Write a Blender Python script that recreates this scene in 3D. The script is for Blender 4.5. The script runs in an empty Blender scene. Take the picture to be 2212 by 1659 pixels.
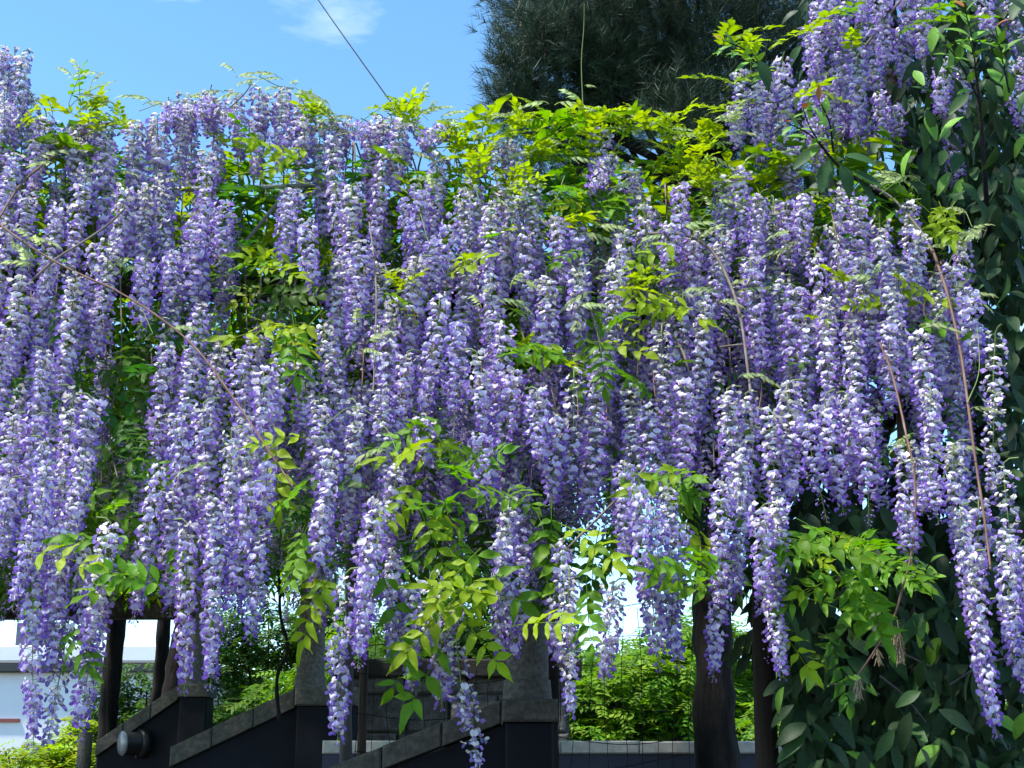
import bpy, math, random
import numpy as np
from mathutils import Vector, Matrix, Euler

R = math.radians
rnd = random.Random(11)
rng = np.random.default_rng(11)
scene = bpy.context.scene
COL = scene.collection

# ------------------------------------------------------------------ camera
PITCH = R(15.5)
CAMZ = 1.6
W, H, F = 2212.0, 1659.0, 3039.0
cam_d = bpy.data.cameras.new('camera')
cam = bpy.data.objects.new('camera', cam_d)
COL.objects.link(cam)
cam.location = (0, 0, CAMZ)
cam.rotation_euler = (R(90) + PITCH, 0, 0)
cam_d.sensor_width = 36.0
cam_d.lens = 36.0 * F / W
cam_d.clip_start = 0.05
cam_d.clip_end = 3000
scene.camera = cam

# ------------------------------------------------------------------ sky, sun, exposure
SUN_EL, SUN_AZ = R(62), R(248)          # azimuth clockwise from +Y: a high sun from the left, a little on the camera's side
world = bpy.data.worlds.new('World')
scene.world = world
world.use_nodes = True
nt = world.node_tree
for n in list(nt.nodes):
    nt.nodes.remove(n)
wo = nt.nodes.new('ShaderNodeOutputWorld')
bg = nt.nodes.new('ShaderNodeBackground')
bg.inputs['Strength'].default_value = 0.125
sky = nt.nodes.new('ShaderNodeTexSky')
sky.sky_type = 'NISHITA'
sky.sun_disc = False
sky.sun_elevation = SUN_EL
sky.sun_rotation = SUN_AZ
sky.air_density = 0.8
sky.dust_density = 0.05
sky.ozone_density = 1.6
hsv = nt.nodes.new('ShaderNodeHueSaturation')
hsv.inputs['Saturation'].default_value = 1.15
hsv.inputs['Hue'].default_value = 0.490
hsv.inputs['Value'].default_value = 1.06
nt.links.new(sky.outputs[0], hsv.inputs['Color'])
# fair weather clouds: noise on the sky direction projected on a flat cloud layer
tc = nt.nodes.new('ShaderNodeTexCoord')
sep = nt.nodes.new('ShaderNodeSeparateXYZ')
nt.links.new(tc.outputs['Generated'], sep.inputs[0])
mx = nt.nodes.new('ShaderNodeMath'); mx.operation = 'MAXIMUM'; mx.inputs[1].default_value = 0.06
nt.links.new(sep.outputs['Z'], mx.inputs[0])
dv = nt.nodes.new('ShaderNodeVectorMath'); dv.operation = 'DIVIDE'
cmb = nt.nodes.new('ShaderNodeCombineXYZ')
for k in range(3):
    nt.links.new(mx.outputs[0], cmb.inputs[k])
nt.links.new(tc.outputs['Generated'], dv.inputs[0])
nt.links.new(cmb.outputs[0], dv.inputs[1])
mp = nt.nodes.new('ShaderNodeMapping')
mp.inputs['Location'].default_value = (-5.180, 1.53, 0)
nt.links.new(dv.outputs[0], mp.inputs['Vector'])
nz = nt.nodes.new('ShaderNodeTexNoise')
nz.inputs['Scale'].default_value = 1.60
nz.inputs['Detail'].default_value = 7
nz.inputs['Roughness'].default_value = 0.55
nz.inputs['Distortion'].default_value = 0.4
nt.links.new(mp.outputs[0], nz.inputs['Vector'])
cr = nt.nodes.new('ShaderNodeValToRGB')
cr.color_ramp.elements[0].position = 0.585
cr.color_ramp.elements[1].position = 0.92
nt.links.new(nz.outputs['Fac'], cr.inputs[0])
cm = nt.nodes.new('ShaderNodeMix'); cm.data_type = 'RGBA'
nt.links.new(cr.outputs[0], cm.inputs['Factor'])
nt.links.new(hsv.outputs[0], cm.inputs['A'])
cm.inputs['B'].default_value = (7.0, 7.2, 7.6, 1)
nt.links.new(cm.outputs['Result'], bg.inputs['Color'])
nt.links.new(bg.outputs[0], wo.inputs['Surface'])

sun_d = bpy.data.lights.new('sun', 'SUN')
sun_d.energy = 3.0
sun_d.angle = R(4.0)                       # thin cloud veil: soft edged shadows
sun_d.color = (1.0, 0.96, 0.90)
sun = bpy.data.objects.new('sun', sun_d)
COL.objects.link(sun)
sdir = Vector((math.sin(SUN_AZ) * math.cos(SUN_EL), math.cos(SUN_AZ) * math.cos(SUN_EL), math.sin(SUN_EL)))
sun.rotation_euler = sdir.to_track_quat('Z', 'Y').to_euler()
sun.location = sdir * 40

vs = scene.view_settings
vs.view_transform = 'Standard'
vs.look = 'None'
vs.exposure = 1.47
vs.gamma = 1.0
vs.use_curve_mapping = False
scene.cycles.max_bounces = 6
scene.cycles.diffuse_bounces = 3
scene.cycles.transmission_bounces = 4

# ------------------------------------------------------------------ helpers
CT, ST = math.cos(PITCH), math.sin(PITCH)

def P(px, py, Y):
    """point at world depth Y seen at pixel (px, py) of a 2212 x 1659 picture"""
    a, b = (px - W / 2) / F, (H / 2 - py) / F
    fy, fz = CT - ST * b, ST + CT * b
    s = Y / fy
    return Vector((a * s, Y, CAMZ + fz * s))

def interp(x, pts):
    return float(np.interp(x, [p[0] for p in pts], [p[1] for p in pts]))

class MB:
    """collects triangles / quads with optional vertex colours"""
    def __init__(s):
        s.v, s.f, s.c, s.n = [], [], [], 0
    def add(s, v, f, c=None):
        v = np.asarray(v, float).reshape(-1, 3)
        f = np.asarray(f, int)
        if f.shape[1] == 4:
            f = np.concatenate([f[:, [0, 1, 2]], f[:, [0, 2, 3]]])
        s.v.append(v); s.f.append(f + s.n)
        if c is None:
            c = (1, 1, 1)
        c = np.asarray(c, float)
        if c.ndim == 1:
            c = np.tile(c[:3], (len(v), 1))
        s.c.append(c[:, :3])
        s.n += len(v)
    def mesh(s, name, mat, colors=False, smooth=True):
        me = bpy.data.meshes.new(name)
        v = np.concatenate(s.v); f = np.concatenate(s.f)
        me.vertices.add(len(v)); me.vertices.foreach_set('co', v.astype(np.float32).ravel())
        me.loops.add(f.size); me.loops.foreach_set('vertex_index', f.astype(np.int32).ravel())
        me.polygons.add(len(f))
        me.polygons.foreach_set('loop_start', np.arange(0, f.size, 3, dtype=np.int32))
        me.polygons.foreach_set('use_smooth', np.full(len(f), smooth))
        me.update(calc_edges=True)
        if colors:
            at = me.attributes.new('Col', 'FLOAT_COLOR', 'POINT')
            c = np.concatenate(s.c)
            at.data.foreach_set('color', np.concatenate([c, np.ones((len(c), 1))], 1).astype(np.float32).ravel())
        me.materials.append(mat)
        return me
    def obj(s, name, mat, parent=None, colors=False, smooth=True):
        return link(name, s.mesh(name, mat, colors, smooth), parent)

def link(name, me, parent=None, mw=None):
    o = bpy.data.objects.new(name, me)
    COL.objects.link(o)
    if parent is not None:
        o.parent = parent
    if mw is not None:
        o.matrix_local = mw
    return o

def thing(name, label, cat, loc=(0, 0, 0), group=None):
    o = bpy.data.objects.new(name, None)
    o.empty_display_size = 0.2
    COL.objects.link(o)
    o.location = loc
    o['label'] = label; o['category'] = cat
    if group:
        o['group'] = group
    return o

def tag(o, label, cat, group=None):
    o['label'] = label; o['category'] = cat
    if group:
        o['group'] = group
    return o

def loc_of(o):
    return Vector(o.location)

def spline(pts, n=8):
    p = [np.array(q, float) for q in pts]
    p = [2 * p[0] - p[1]] + p + [2 * p[-1] - p[-2]]
    out = []
    for i in range(1, len(p) - 2):
        for k in range(n):
            t = k / n
            out.append(0.5 * ((2 * p[i]) + (-p[i - 1] + p[i + 1]) * t + (2 * p[i - 1] - 5 * p[i] + 4 * p[i + 1] - p[i + 2]) * t * t
                              + (-p[i - 1] + 3 * p[i] - 3 * p[i + 1] + p[i + 2]) * t ** 3))
    out.append(p[-2])
    return np.array(out)

def tube(mb, pts, r0, r1=None, sides=6, c=None, cap=True, wob=0.0):
    pts = np.asarray(pts, float)
    n = len(pts)
    if r1 is None:
        r1 = r0
    rad = np.linspace(r0, r1, n)
    if wob:
        rad = rad * (1 + wob * rng.uniform(-1, 1, n))
    t = np.gradient(pts, axis=0)
    t /= np.linalg.norm(t, axis=1)[:, None] + 1e-9
    ref = np.array([0.13, 0.2, 1.0]) if abs(t[:, 2]).mean() < 0.8 else np.array([1.0, 0.15, 0.1])
    u = np.cross(t, ref); u /= np.linalg.norm(u, axis=1)[:, None] + 1e-9
    w = np.cross(t, u)
    a = np.arange(sides) / sides * 2 * math.pi
    rr = rad[:, None] * (1 + (wob * rng.uniform(-1, 1, (n, sides)) if wob else 0))
    v = pts[:, None, :] + rr[..., None] * (np.cos(a)[None, :, None] * u[:, None, :] + np.sin(a)[None, :, None] * w[:, None, :])
    v = v.reshape(-1, 3)
    f = []
    for i in range(n - 1):
        for k in range(sides):
            k2 = (k + 1) % sides
            f.append((i * sides + k, i * sides + k2, (i + 1) * sides + k2, (i + 1) * sides + k))
    f = np.array(f)
    mb.add(v, f, c)
    if cap:
        for e in (0, n - 1):
            mb.add(np.concatenate([v[e * sides:(e + 1) * sides], pts[e:e + 1]]),
                   [(k, (k + 1) % sides, sides) for k in range(sides)], c)

def box(mb, lo, hi, bev=0.0, c=None):
    x0, y0, z0 = lo; x1, y1, z1 = hi
    if bev <= 0:
        v = [(x, y, z) for x in (x0, x1) for y in (y0, y1) for z in (z0, z1)]
        f = [(0, 1, 3, 2), (4, 6, 7, 5), (0, 4, 5, 1), (2, 3, 7, 6), (0, 2, 6, 4), (1, 5, 7, 3)]
        mb.add(v, f, c)
    else:
        prism(mb, [(x0, z0), (x1, z0), (x1, z1), (x0, z1)], y0, y1, bev, c)

def prism(mb, poly, y0, y1, bev=0.006, c=None):
    """convex XZ outline extruded along Y with chamfered front and back edges"""
    p = np.array(poly, float); ctr = p.mean(0)
    d = p - ctr
    inner = ctr + d * (1 - bev / (np.abs(d).max(0) + 1e-6))
    n = len(p)
    rings = [(inner, y0), (p, y0 + bev), (p, y1 - bev), (inner, y1)]
    v = np.concatenate([np.stack([q[:, 0], np.full(n, y), q[:, 1]], 1) for q, y in rings])
    f = []
    for r in range(3):
        for k in range(n):
            k2 = (k + 1) % n
            f.append((r * n + k, r * n + k2, (r + 1) * n + k2, (r + 1) * n + k))
    mb.add(v, np.array(f), c)
    for r in (0, 3):
        mb.add(np.concatenate([v[r * n:(r + 1) * n], v[r * n:(r + 1) * n].mean(0)[None]]),
               [(k, (k + 1) % n, n) for k in range(n)], c)

def frame(d, up=(0, 0, 1)):
    """rotation with local X along d and local Z as near up as possible"""
    x = Vector(d).normalized()
    y = Vector(up).cross(x)
    if y.length < 1e-4:
        y = Vector((0, 1, 0))
    y.normalize()
    z = x.cross(y)
    return Matrix((x, y, z)).transposed()

# ------------------------------------------------------------------ materials
def newmat(name):
    m = bpy.data.materials.new(name)
    m.use_nodes = True
    t = m.node_tree
    b = t.nodes['Principled BSDF']
    return m, t, b

def ramp(t, fac, stops):
    r = t.nodes.new('ShaderNodeValToRGB')
    e = r.color_ramp.elements
    while len(e) < len(stops):
        e.new(0.5)
    for k, (p, c) in enumerate(stops):
        e[k].position = p
        e[k].color = (*c, 1)
    t.links.new(fac, r.inputs[0])
    return r.outputs[0]

def noise(t, scale, detail=5, rough=0.6, coord='Object', stretch=None):
    tc = t.nodes.new('ShaderNodeTexCoord')
    src = tc.outputs[coord]
    if stretch:
        mp = t.nodes.new('ShaderNodeMapping')
        mp.inputs['Scale'].default_value = stretch
        t.links.new(src, mp.inputs['Vector'])
        src = mp.outputs[0]
    n = t.nodes.new('ShaderNodeTexNoise')
    n.inputs['Scale'].default_value = scale
    n.inputs['Detail'].default_value = detail
    n.inputs['Roughness'].default_value = rough
    t.links.new(src, n.inputs['Vector'])
    return n.outputs['Fac']

def bump(t, b, h, strength=0.4, dist=0.01):
    n = t.nodes.new('ShaderNodeBump')
    n.inputs['Strength'].default_value = strength
    n.inputs['Distance'].default_value = dist
    t.links.new(h, n.inputs['Height'])
    t.links.new(n.outputs[0], b.inputs['Normal'])

def rough_mat(name, stops, scale, rough=0.9, bs=0.5, bd=0.01, stretch=None, detail=6):
    m, t, b = newmat(name)
    f = noise(t, scale, detail, 0.65, stretch=stretch)
    t.links.new(ramp(t, f, stops), b.inputs['Base Color'])
    b.inputs['Roughness'].default_value = rough
    b.inputs['Specular IOR Level'].default_value = 0.25
    f2 = noise(t, scale * 4, 4, 0.7, stretch=stretch)
    bump(t, b, f2, bs, bd)
    return m

def petal_mat():
    m, t, b = newmat('petal')
    at = t.nodes.new('ShaderNodeAttribute'); at.attribute_name = 'Col'
    oi = t.nodes.new('ShaderNodeObjectInfo')
    hs = t.nodes.new('ShaderNodeHueSaturation')
    t.links.new(at.outputs['Color'], hs.inputs['Color'])
    mr = t.nodes.new('ShaderNodeMapRange')
    mr.inputs['To Min'].default_value = 0.488; mr.inputs['To Max'].default_value = 0.508
    t.links.new(oi.outputs['Random'], mr.inputs['Value'])
    t.links.new(mr.outputs[0], hs.inputs['Hue'])
    b.inputs['Roughness'].default_value = 0.62
    b.inputs['Specular IOR Level'].default_value = 0.18
    t.links.new(hs.outputs[0], b.inputs['Base Color'])
    tr = t.nodes.new('ShaderNodeBsdfTranslucent')
    t.links.new(hs.outputs[0], tr.inputs['Color'])
    mix = t.nodes.new('ShaderNodeMixShader'); mix.inputs[0].default_value = 0.31
    t.links.new(b.outputs[0], mix.inputs[1]); t.links.new(tr.outputs[0], mix.inputs[2])
    t.links.new(mix.outputs[0], t.nodes['Material Output'].inputs['Surface'])
    return m

def leaf_mat(name, src, trans=0.45, rough=0.5, spec=0.2):
    """src 'obj' takes the object's own colour, 'attr' the vertex colours"""
    m, t, b = newmat(name)
    if src == 'obj':
        oi = t.nodes.new('ShaderNodeObjectInfo'); col = oi.outputs['Color']
    else:
        at = t.nodes.new('ShaderNodeAttribute'); at.attribute_name = 'Col'; col = at.outputs['Color']
    f = noise(t, 22, 3, 0.6)
    hs = t.nodes.new('ShaderNodeHueSaturation')
    t.links.new(col, hs.inputs['Color'])
    mr = t.nodes.new('ShaderNodeMapRange')
    mr.inputs['From Min'].default_value = 0.3; mr.inputs['From Max'].default_value = 0.7
    mr.inputs['To Min'].default_value = 0.78; mr.inputs['To Max'].default_value = 1.2
    t.links.new(f, mr.inputs['Value']); t.links.new(mr.outputs[0], hs.inputs['Value'])
    b.inputs['Roughness'].default_value = rough
    b.inputs['Specular IOR Level'].default_value = spec
    t.links.new(hs.outputs[0], b.inputs['Base Color'])
    hs2 = t.nodes.new('ShaderNodeHueSaturation')
    hs2.inputs['Hue'].default_value = 0.496
    hs2.inputs['Saturation'].default_value = 1.1
    hs2.inputs['Value'].default_value = 1.5
    t.links.new(hs.outputs[0], hs2.inputs['Color'])
    tr = t.nodes.new('ShaderNodeBsdfTranslucent')
    t.links.new(hs2.outputs[0], tr.inputs['Color'])
    mix = t.nodes.new('ShaderNodeMixShader'); mix.inputs[0].default_value = trans
    t.links.new(b.outputs[0], mix.inputs[1]); t.links.new(tr.outputs[0], mix.inputs[2])
    t.links.new(mix.outputs[0], t.nodes['Material Output'].inputs['Surface'])
    return m

def plain_mat(name, col, rough=0.6, metal=0.0, spec=0.4):
    m, t, b = newmat(name)
    f = noise(t, 35, 4, 0.6)
    hs = t.nodes.new('ShaderNodeHueSaturation')
    hs.inputs['Color'].default_value = (*col, 1)
    mr = t.nodes.new('ShaderNodeMapRange')
    mr.inputs['To Min'].default_value = 0.8; mr.inputs['To Max'].default_value = 1.2
    t.links.new(f, mr.inputs['Value']); t.links.new(mr.outputs[0], hs.inputs['Value'])
    t.links.new(hs.outputs[0], b.inputs['Base Color'])
    b.inputs['Roughness'].default_value = rough
    b.inputs['Metallic'].default_value = metal
    b.inputs['Specular IOR Level'].default_value = spec
    return m

M_petal = petal_mat()
M_leaf = leaf_mat('wisteria_leaf', 'obj')
M_leafmass = leaf_mat('wisteria_leaf_mass', 'attr')
M_laurel = leaf_mat('evergreen_leaf', 'obj', trans=0.12, rough=0.5, spec=0.18)
M_laurelmass = leaf_mat('evergreen_leaf_mass', 'attr', trans=0.12, rough=0.5, spec=0.18)
M_shrub = leaf_mat('shrub_leaf', 'attr', trans=0.40, rough=0.5)
M_needle = leaf_mat('pine_needle', 'attr', trans=0.08, rough=0.55, spec=0.3)
M_stem = plain_mat('green_stem', (0.16, 0.22, 0.06), 0.6)
M_cane = rough_mat('cane_bark', [(0.3, (0.09, 0.065, 0.052)), (0.5, (0.18, 0.14, 0.115)), (0.72, (0.27, 0.225, 0.195))], 14, 0.8, 0.5, 0.003, stretch=(1, 1, 0.4))
M_redcane = rough_mat('young_cane_bark', [(0.3, (0.11, 0.055, 0.04)), (0.55, (0.19, 0.105, 0.075)), (0.75, (0.27, 0.18, 0.14))], 16, 0.7, 0.4, 0.002, stretch=(1, 1, 0.4))
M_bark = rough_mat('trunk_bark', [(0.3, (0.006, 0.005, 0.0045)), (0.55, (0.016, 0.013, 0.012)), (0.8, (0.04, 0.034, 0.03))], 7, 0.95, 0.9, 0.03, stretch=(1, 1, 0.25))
M_greybark = rough_mat('grey_bark', [(0.3, (0.05, 0.046, 0.044)), (0.6, (0.11, 0.10, 0.095)), (0.8, (0.17, 0.16, 0.15))], 12, 0.9, 0.6, 0.01, stretch=(1, 1, 0.25))
M_wood = rough_mat('weathered_wood', [(0.3, (0.022, 0.016, 0.012)), (0.6, (0.05, 0.036, 0.028)), (0.8, (0.085, 0.065, 0.052))], 9, 0.85, 0.6, 0.006, stretch=(3, 3, 0.2))
M_granite = rough_mat('granite', [(0.25, (0.06, 0.055, 0.05)), (0.5, (0.14, 0.13, 0.12)), (0.62, (0.20, 0.19, 0.175)), (0.8, (0.28, 0.265, 0.245))], 38, 0.92, 0.8, 0.008, detail=9)
M_coping = rough_mat('coping_granite', [(0.25, (0.05, 0.046, 0.04)), (0.5, (0.105, 0.098, 0.086)), (0.75, (0.19, 0.18, 0.165))], 26, 0.92, 0.7, 0.006, detail=9)
M_palecoping = rough_mat('pale_coping', [(0.25, (0.38, 0.355, 0.32)), (0.5, (0.56, 0.53, 0.485)), (0.75, (0.68, 0.65, 0.60))], 18, 0.9, 0.5, 0.005, detail=9)
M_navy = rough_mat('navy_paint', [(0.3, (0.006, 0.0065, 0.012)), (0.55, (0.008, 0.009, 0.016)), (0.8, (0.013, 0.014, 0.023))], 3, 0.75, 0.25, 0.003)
M_greypaint = rough_mat('grey_blue_paint', [(0.3, (0.055, 0.06, 0.09)), (0.6, (0.075, 0.08, 0.115)), (0.8, (0.09, 0.095, 0.13))], 2.5, 0.75, 0.25, 0.003)
M_stone = rough_mat('old_stone', [(0.25, (0.05, 0.045, 0.04)), (0.5, (0.13, 0.12, 0.11)), (0.8, (0.27, 0.25, 0.235))], 11, 0.95, 0.9, 0.03, detail=9)
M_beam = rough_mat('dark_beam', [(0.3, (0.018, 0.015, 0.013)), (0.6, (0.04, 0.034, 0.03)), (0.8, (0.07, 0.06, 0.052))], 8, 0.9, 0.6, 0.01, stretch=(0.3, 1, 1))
M_white = rough_mat('white_render', [(0.3, (0.74, 0.75, 0.76)), (0.6, (0.80, 0.81, 0.82)), (0.8, (0.84, 0.84, 0.85))], 1.2, 0.9, 0.15, 0.004)
M_gutter = plain_mat('dark_gutter', (0.03, 0.032, 0.035), 0.5)
M_redtrim = plain_mat('red_trim', (0.22, 0.06, 0.045), 0.6)
M_metal = plain_mat('grey_metal', (0.30, 0.30, 0.29), 0.55, 0.4)
M_wire = plain_mat('wire', (0.012, 0.012, 0.012), 0.7, 0.0, 0.15)
M_black = plain_mat('black_housing', (0.02, 0.02, 0.024), 0.4)
M_lens = plain_mat('frosted_lens', (0.16, 0.175, 0.20), 0.25, 0.0, 0.5)
M_ground = rough_mat('soil', [(0.3, (0.05, 0.04, 0.028)), (0.5, (0.09, 0.075, 0.05)), (0.7, (0.10, 0.12, 0.04))], 0.8, 1.0, 0.8, 0.05)
M_paving = rough_mat('asphalt', [(0.3, (0.04, 0.04, 0.04)), (0.6, (0.055, 0.055, 0.054)), (0.8, (0.075, 0.074, 0.072))], 1.5, 0.9, 0.4, 0.01)
M_candle = plain_mat('pine_candle', (0.38, 0.24, 0.17), 0.7)
M_dry = plain_mat('withered_flower', (0.36, 0.28, 0.18), 0.9)

# ------------------------------------------------------------------ ground and paving
mb = MB()
mb.add([(-1500, -1500, 0), (1500, -1500, 0), (1500, 1500, 0), (-1500, 1500, 0)], [(0, 1, 2, 3)])
o = mb.obj('ground', M_ground); o['kind'] = 'structure'
mb = MB()
box(mb, (-9, -5, 0.002), (9, 6.2, 0.006))
o = mb.obj('road', M_paving, smooth=False); o['kind'] = 'structure'

# ------------------------------------------------------------------ parapet walls of the stair terraces
def X_at(px, Y, py=1500):
    return P(px, py, Y).x

def Z_at(py, Y):
    return P(W / 2, py, Y).z

def parapet(label, Y, pier, cap_y, cap_h, slope_end, stones, grp='stepped parapet walls'):
    """pier = (px0, px1), cap_y = px of pier cap top, slope_end = (px, py) of the low end of the sloping coping top"""
    x0, x1 = X_at(pier[0], Y), X_at(pier[1], Y)
    zt = Z_at(cap_y, Y); ch = cap_h * Y / F
    zb = zt - ch
    t = thing('parapet_wall', label, 'wall', (x0, Y, 0))
    t['group'] = grp
    def part(name, mb, mat):
        o = mb.obj(name, mat, t, smooth=False)
        o.location = -loc_of(t)
        return o
    # pier shaft
    mb = MB(); box(mb, (x0 + 0.015, Y, -0.02), (x1 - 0.02, Y + 0.34, zb), 0.012); part('pier', mb, M_navy)
    mb = MB(); box(mb, (x0, Y - 0.035, zb - 0.002), (x1, Y + 0.37, zt), 0.012); part('pier_cap', mb, M_coping)
    # sloping wall
    xe = X_at(slope_end[0], Y, slope_end[1]); ze = Z_at(slope_end[1], Y)
    k = (zt - ze) / (x0 - xe)
    vh = ch * math.hypot(1, k) * 0.98
    mb = MB()
    prism(mb, [(xe + 0.01, -0.02), (x0 + 0.02, -0.02), (x0 + 0.02, zt - vh), (xe + 0.01, ze - vh)], Y + 0.06, Y + 0.28, 0.004)
    part('wall_body', mb, M_navy)
    for i in range(stones):
        a, b = i / stones, (i + 1) / stones
        xa, xb = xe + (x0 - xe) * a, xe + (x0 - xe) * b - 0.004
        za, zc = ze + (zt - ze) * a, ze + k * (xb - xe)
        d = rnd.uniform(-0.004, 0.004)
        mb = MB()
        prism(mb, [(xa, za - vh + d), (xb, zc - vh + d), (xb, zc + d), (xa, za + d)], Y + 0.01 + d, Y + 0.33, 0.010)
        part('coping_stone', mb, M_coping)
    return t, zt, (x0 + x1) / 2

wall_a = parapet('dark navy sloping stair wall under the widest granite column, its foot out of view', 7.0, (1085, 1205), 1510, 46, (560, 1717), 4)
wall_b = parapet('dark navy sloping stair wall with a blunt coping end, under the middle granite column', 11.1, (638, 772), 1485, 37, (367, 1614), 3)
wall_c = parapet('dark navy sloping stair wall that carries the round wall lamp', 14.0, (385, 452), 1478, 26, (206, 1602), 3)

# ------------------------------------------------------------------ pergola
perg = thing('pergola', 'pergola of granite columns and dark beams buried in flowering wisteria', 'pergola', (X_at(1140, 7.17), 7.17, 0))
def pp(name, mb, mat, smooth=True):
    o = mb.obj(name, mat, perg, smooth=smooth)
    o.location = -loc_of(perg)
    return o
def column(px, Y, zb, dia, ztop):
    x = X_at(px, Y); mb = MB()
    n = 14
    pts = [(x, Y, z) for z in np.linspace(zb + 0.09, ztop, 9)]
    tube(mb, pts, dia / 2, dia / 2 * 0.84, n, wob=0.012)
    pp('column', mb, M_granite)
    mb = MB()
    tube(mb, [(x, Y, zb - 0.003), (x, Y, zb + 0.02), (x, Y, zb + 0.075), (x, Y, zb + 0.10)], dia / 2 * 1.16, dia / 2 * 1.08, n, wob=0.01)
    pp('column_base', mb, M_granite)
ZT = 3.36
column(1139, 7.17, wall_a[1], 0.215, ZT)
column(669, 11.27, wall_b[1], 0.225, ZT)
column(418, 14.17, wall_c[1], 0.23, ZT)
# granite pillar standing on the ground by the white house
mb = MB(); xg = X_at(192, 14.3); tube(mb, [(xg, 14.3, z) for z in np.linspace(0, 2.0, 8)], 0.075, 0.07, 10, wob=0.02); pp('short_pillar', mb, M_granite)
# wooden posts
for px, Y, r in ((1655, 5.75, 0.047), (-330, 5.2, 0.055)):
    x = X_at(px, Y); mb = MB()
    tube(mb, [(x + 0.01 * math.sin(z * 3), Y, z) for z in np.linspace(0, 3.34, 14)], r * 1.05, r * 0.92, 12, wob=0.03)
    pp('post', mb, M_wood)
def beam(a, b, w, h):
    a, b = np.array(a), np.array(b)
    d = (b - a) / np.linalg.norm(b - a); s = np.array([-d[1], d[0], 0]); s /= np.linalg.norm(s); u = np.array([0, 0, 1.0])
    v = [p + i * s * w / 2 + j * u * h / 2 for p in (a, b) for i in (-1, 1) for j in (-1, 1)]
    mb = MB(); mb.add(v, [(0, 1, 3, 2), (4, 6, 7, 5), (0, 4, 5, 1), (2, 3, 7, 6), (0, 2, 6, 4), (1, 5, 7, 3)])
    return mb
c1 = (X_at(1139, 7.17), 7.17); c2 = (X_at(669, 11.27), 11.27); c3 = (X_at(418, 14.17), 14.17)
zb = ZT + 0.07
for a, b in (((1.35, 5.75), c1), (c1, c2), (c2, c3), (c3, (-5.6, 14.4)), ((-2.45, 5.2), (-4.2, 10.8)), ((-4.2, 10.8), (-5.3, 14.4))):
    pp('beam', beam((*a, zb), (*b, zb), 0.11, 0.15), M_beam, False)
pp('edge_beam', beam((-6.4, 14.2, 3.235), (X_at(418, 14.17), 14.17, 3.235), 0.2, 0.28), M_beam, False)
for i in range(9):
    t_ = i / 8
    xa, ya = -2.3 + (-3.0) * t_, 5.4 + 8.6 * t_
    xb, yb = 1.25 + (-4.2) * t_, 5.9 + 8.2 * t_
    pp('rafter', beam((xa - 0.1, ya, zb + 0.125), (xb + 0.1, yb, zb + 0.125), 0.06, 0.10), M_beam, False)
for i in range(9):
    x = -2.5 + i * 0.45
    pp('rod', beam((x, 5.35 + rnd.uniform(0, .15), zb + 0.20), (x - 0.6, 9.5, zb + 0.20), 0.02, 0.02), M_metal, False)
mb = MB(); tube(mb, [P(380, 409, 5.0), P(505, 407, 4.90), P(612, 403, 4.90), P(700, 400, 5.0)], 0.0095, 0.0095, 8); pp('rod', mb, M_metal)
mb = MB(); tube(mb, [P(500, 560, 5.0), P(586, 455, 4.84), P(602, 436, 4.80)], 0.0075, 0.0075, 8); pp('brace', mb, M_metal)

# ------------------------------------------------------------------ wall lamp
def wall_lamp():
    c = P(280, 1606, 13.96); d = Vector((-0.78, -0.62, -0.02)).normalized()
    t = thing('wall_lamp', 'round black bulkhead lamp with pale lens on the navy stair wall', 'lamp', c)
    e = [Vector((0.12, 0.16, 0)) , Vector((0, 0, 0))]
    def disc(name, prof, mat):
        mb = MB(); m = frame(d); n = 24
        v = []
        for (s, r) in prof:
            for k in range(n):
                a = k / n * 2 * math.pi
                v.append(m @ Vector((s, r * math.cos(a), r * math.sin(a))))
        f = [(i * n + k, i * n + (k + 1) % n, (i + 1) * n + (k + 1) % n, (i + 1) * n + k) for i in range(len(prof) - 1) for k in range(n)]
        mb.add(np.array(v), f)
        return mb.obj(name, mat, t)
    disc('mounting_ring', [(-0.16, 0.001), (-0.16, 0.135), (-0.09, 0.135), (-0.085, 0.11)], M_black)
    disc('housing', [(-0.09, 0.108), (0.05, 0.108), (0.065, 0.105)], M_black)
    disc('lens', [(0.06, 0.108), (0.07, 0.118), (0.08, 0.113), (0.092, 0.06), (0.095, 0.001)], M_lens)
    mb = MB(); tube(mb, [(0.06, 0.05, -0.09), (0.06, 0.05, -0.14)], 0.016, 0.012, 8); mb.obj('cable_gland', M_black, t)
wall_lamp()

# ------------------------------------------------------------------ low boundary wall, old stone wall, fence
def low_wall():
    Y = 9.0; x0, x1 = X_at(700, Y), X_at(1720, Y)
    zt = Z_at(1600, Y); zc = Z_at(1627, Y)
    t = thing('boundary_wall', 'low blue-grey painted wall with pale stone coping behind the wire fence', 'wall', (x0, Y, 0))
    mb = MB(); box(mb, (0, 0.03, -0.02), (x1 - x0, 0.22, zc)); mb.obj('wall_body', M_greypaint, t, smooth=False)
    n = 6
    for i in range(n):
        a, b = (x1 - x0) * i / n, (x1 - x0) * (i + 1) / n - 0.005
        d = rnd.uniform(-0.004, 0.004)
        mb = MB(); box(mb, (a, d, zc - 0.002), (b, 0.25, zt + d), 0.008); mb.obj('coping_stone', M_palecoping, t, smooth=False)
low_wall()

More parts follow.
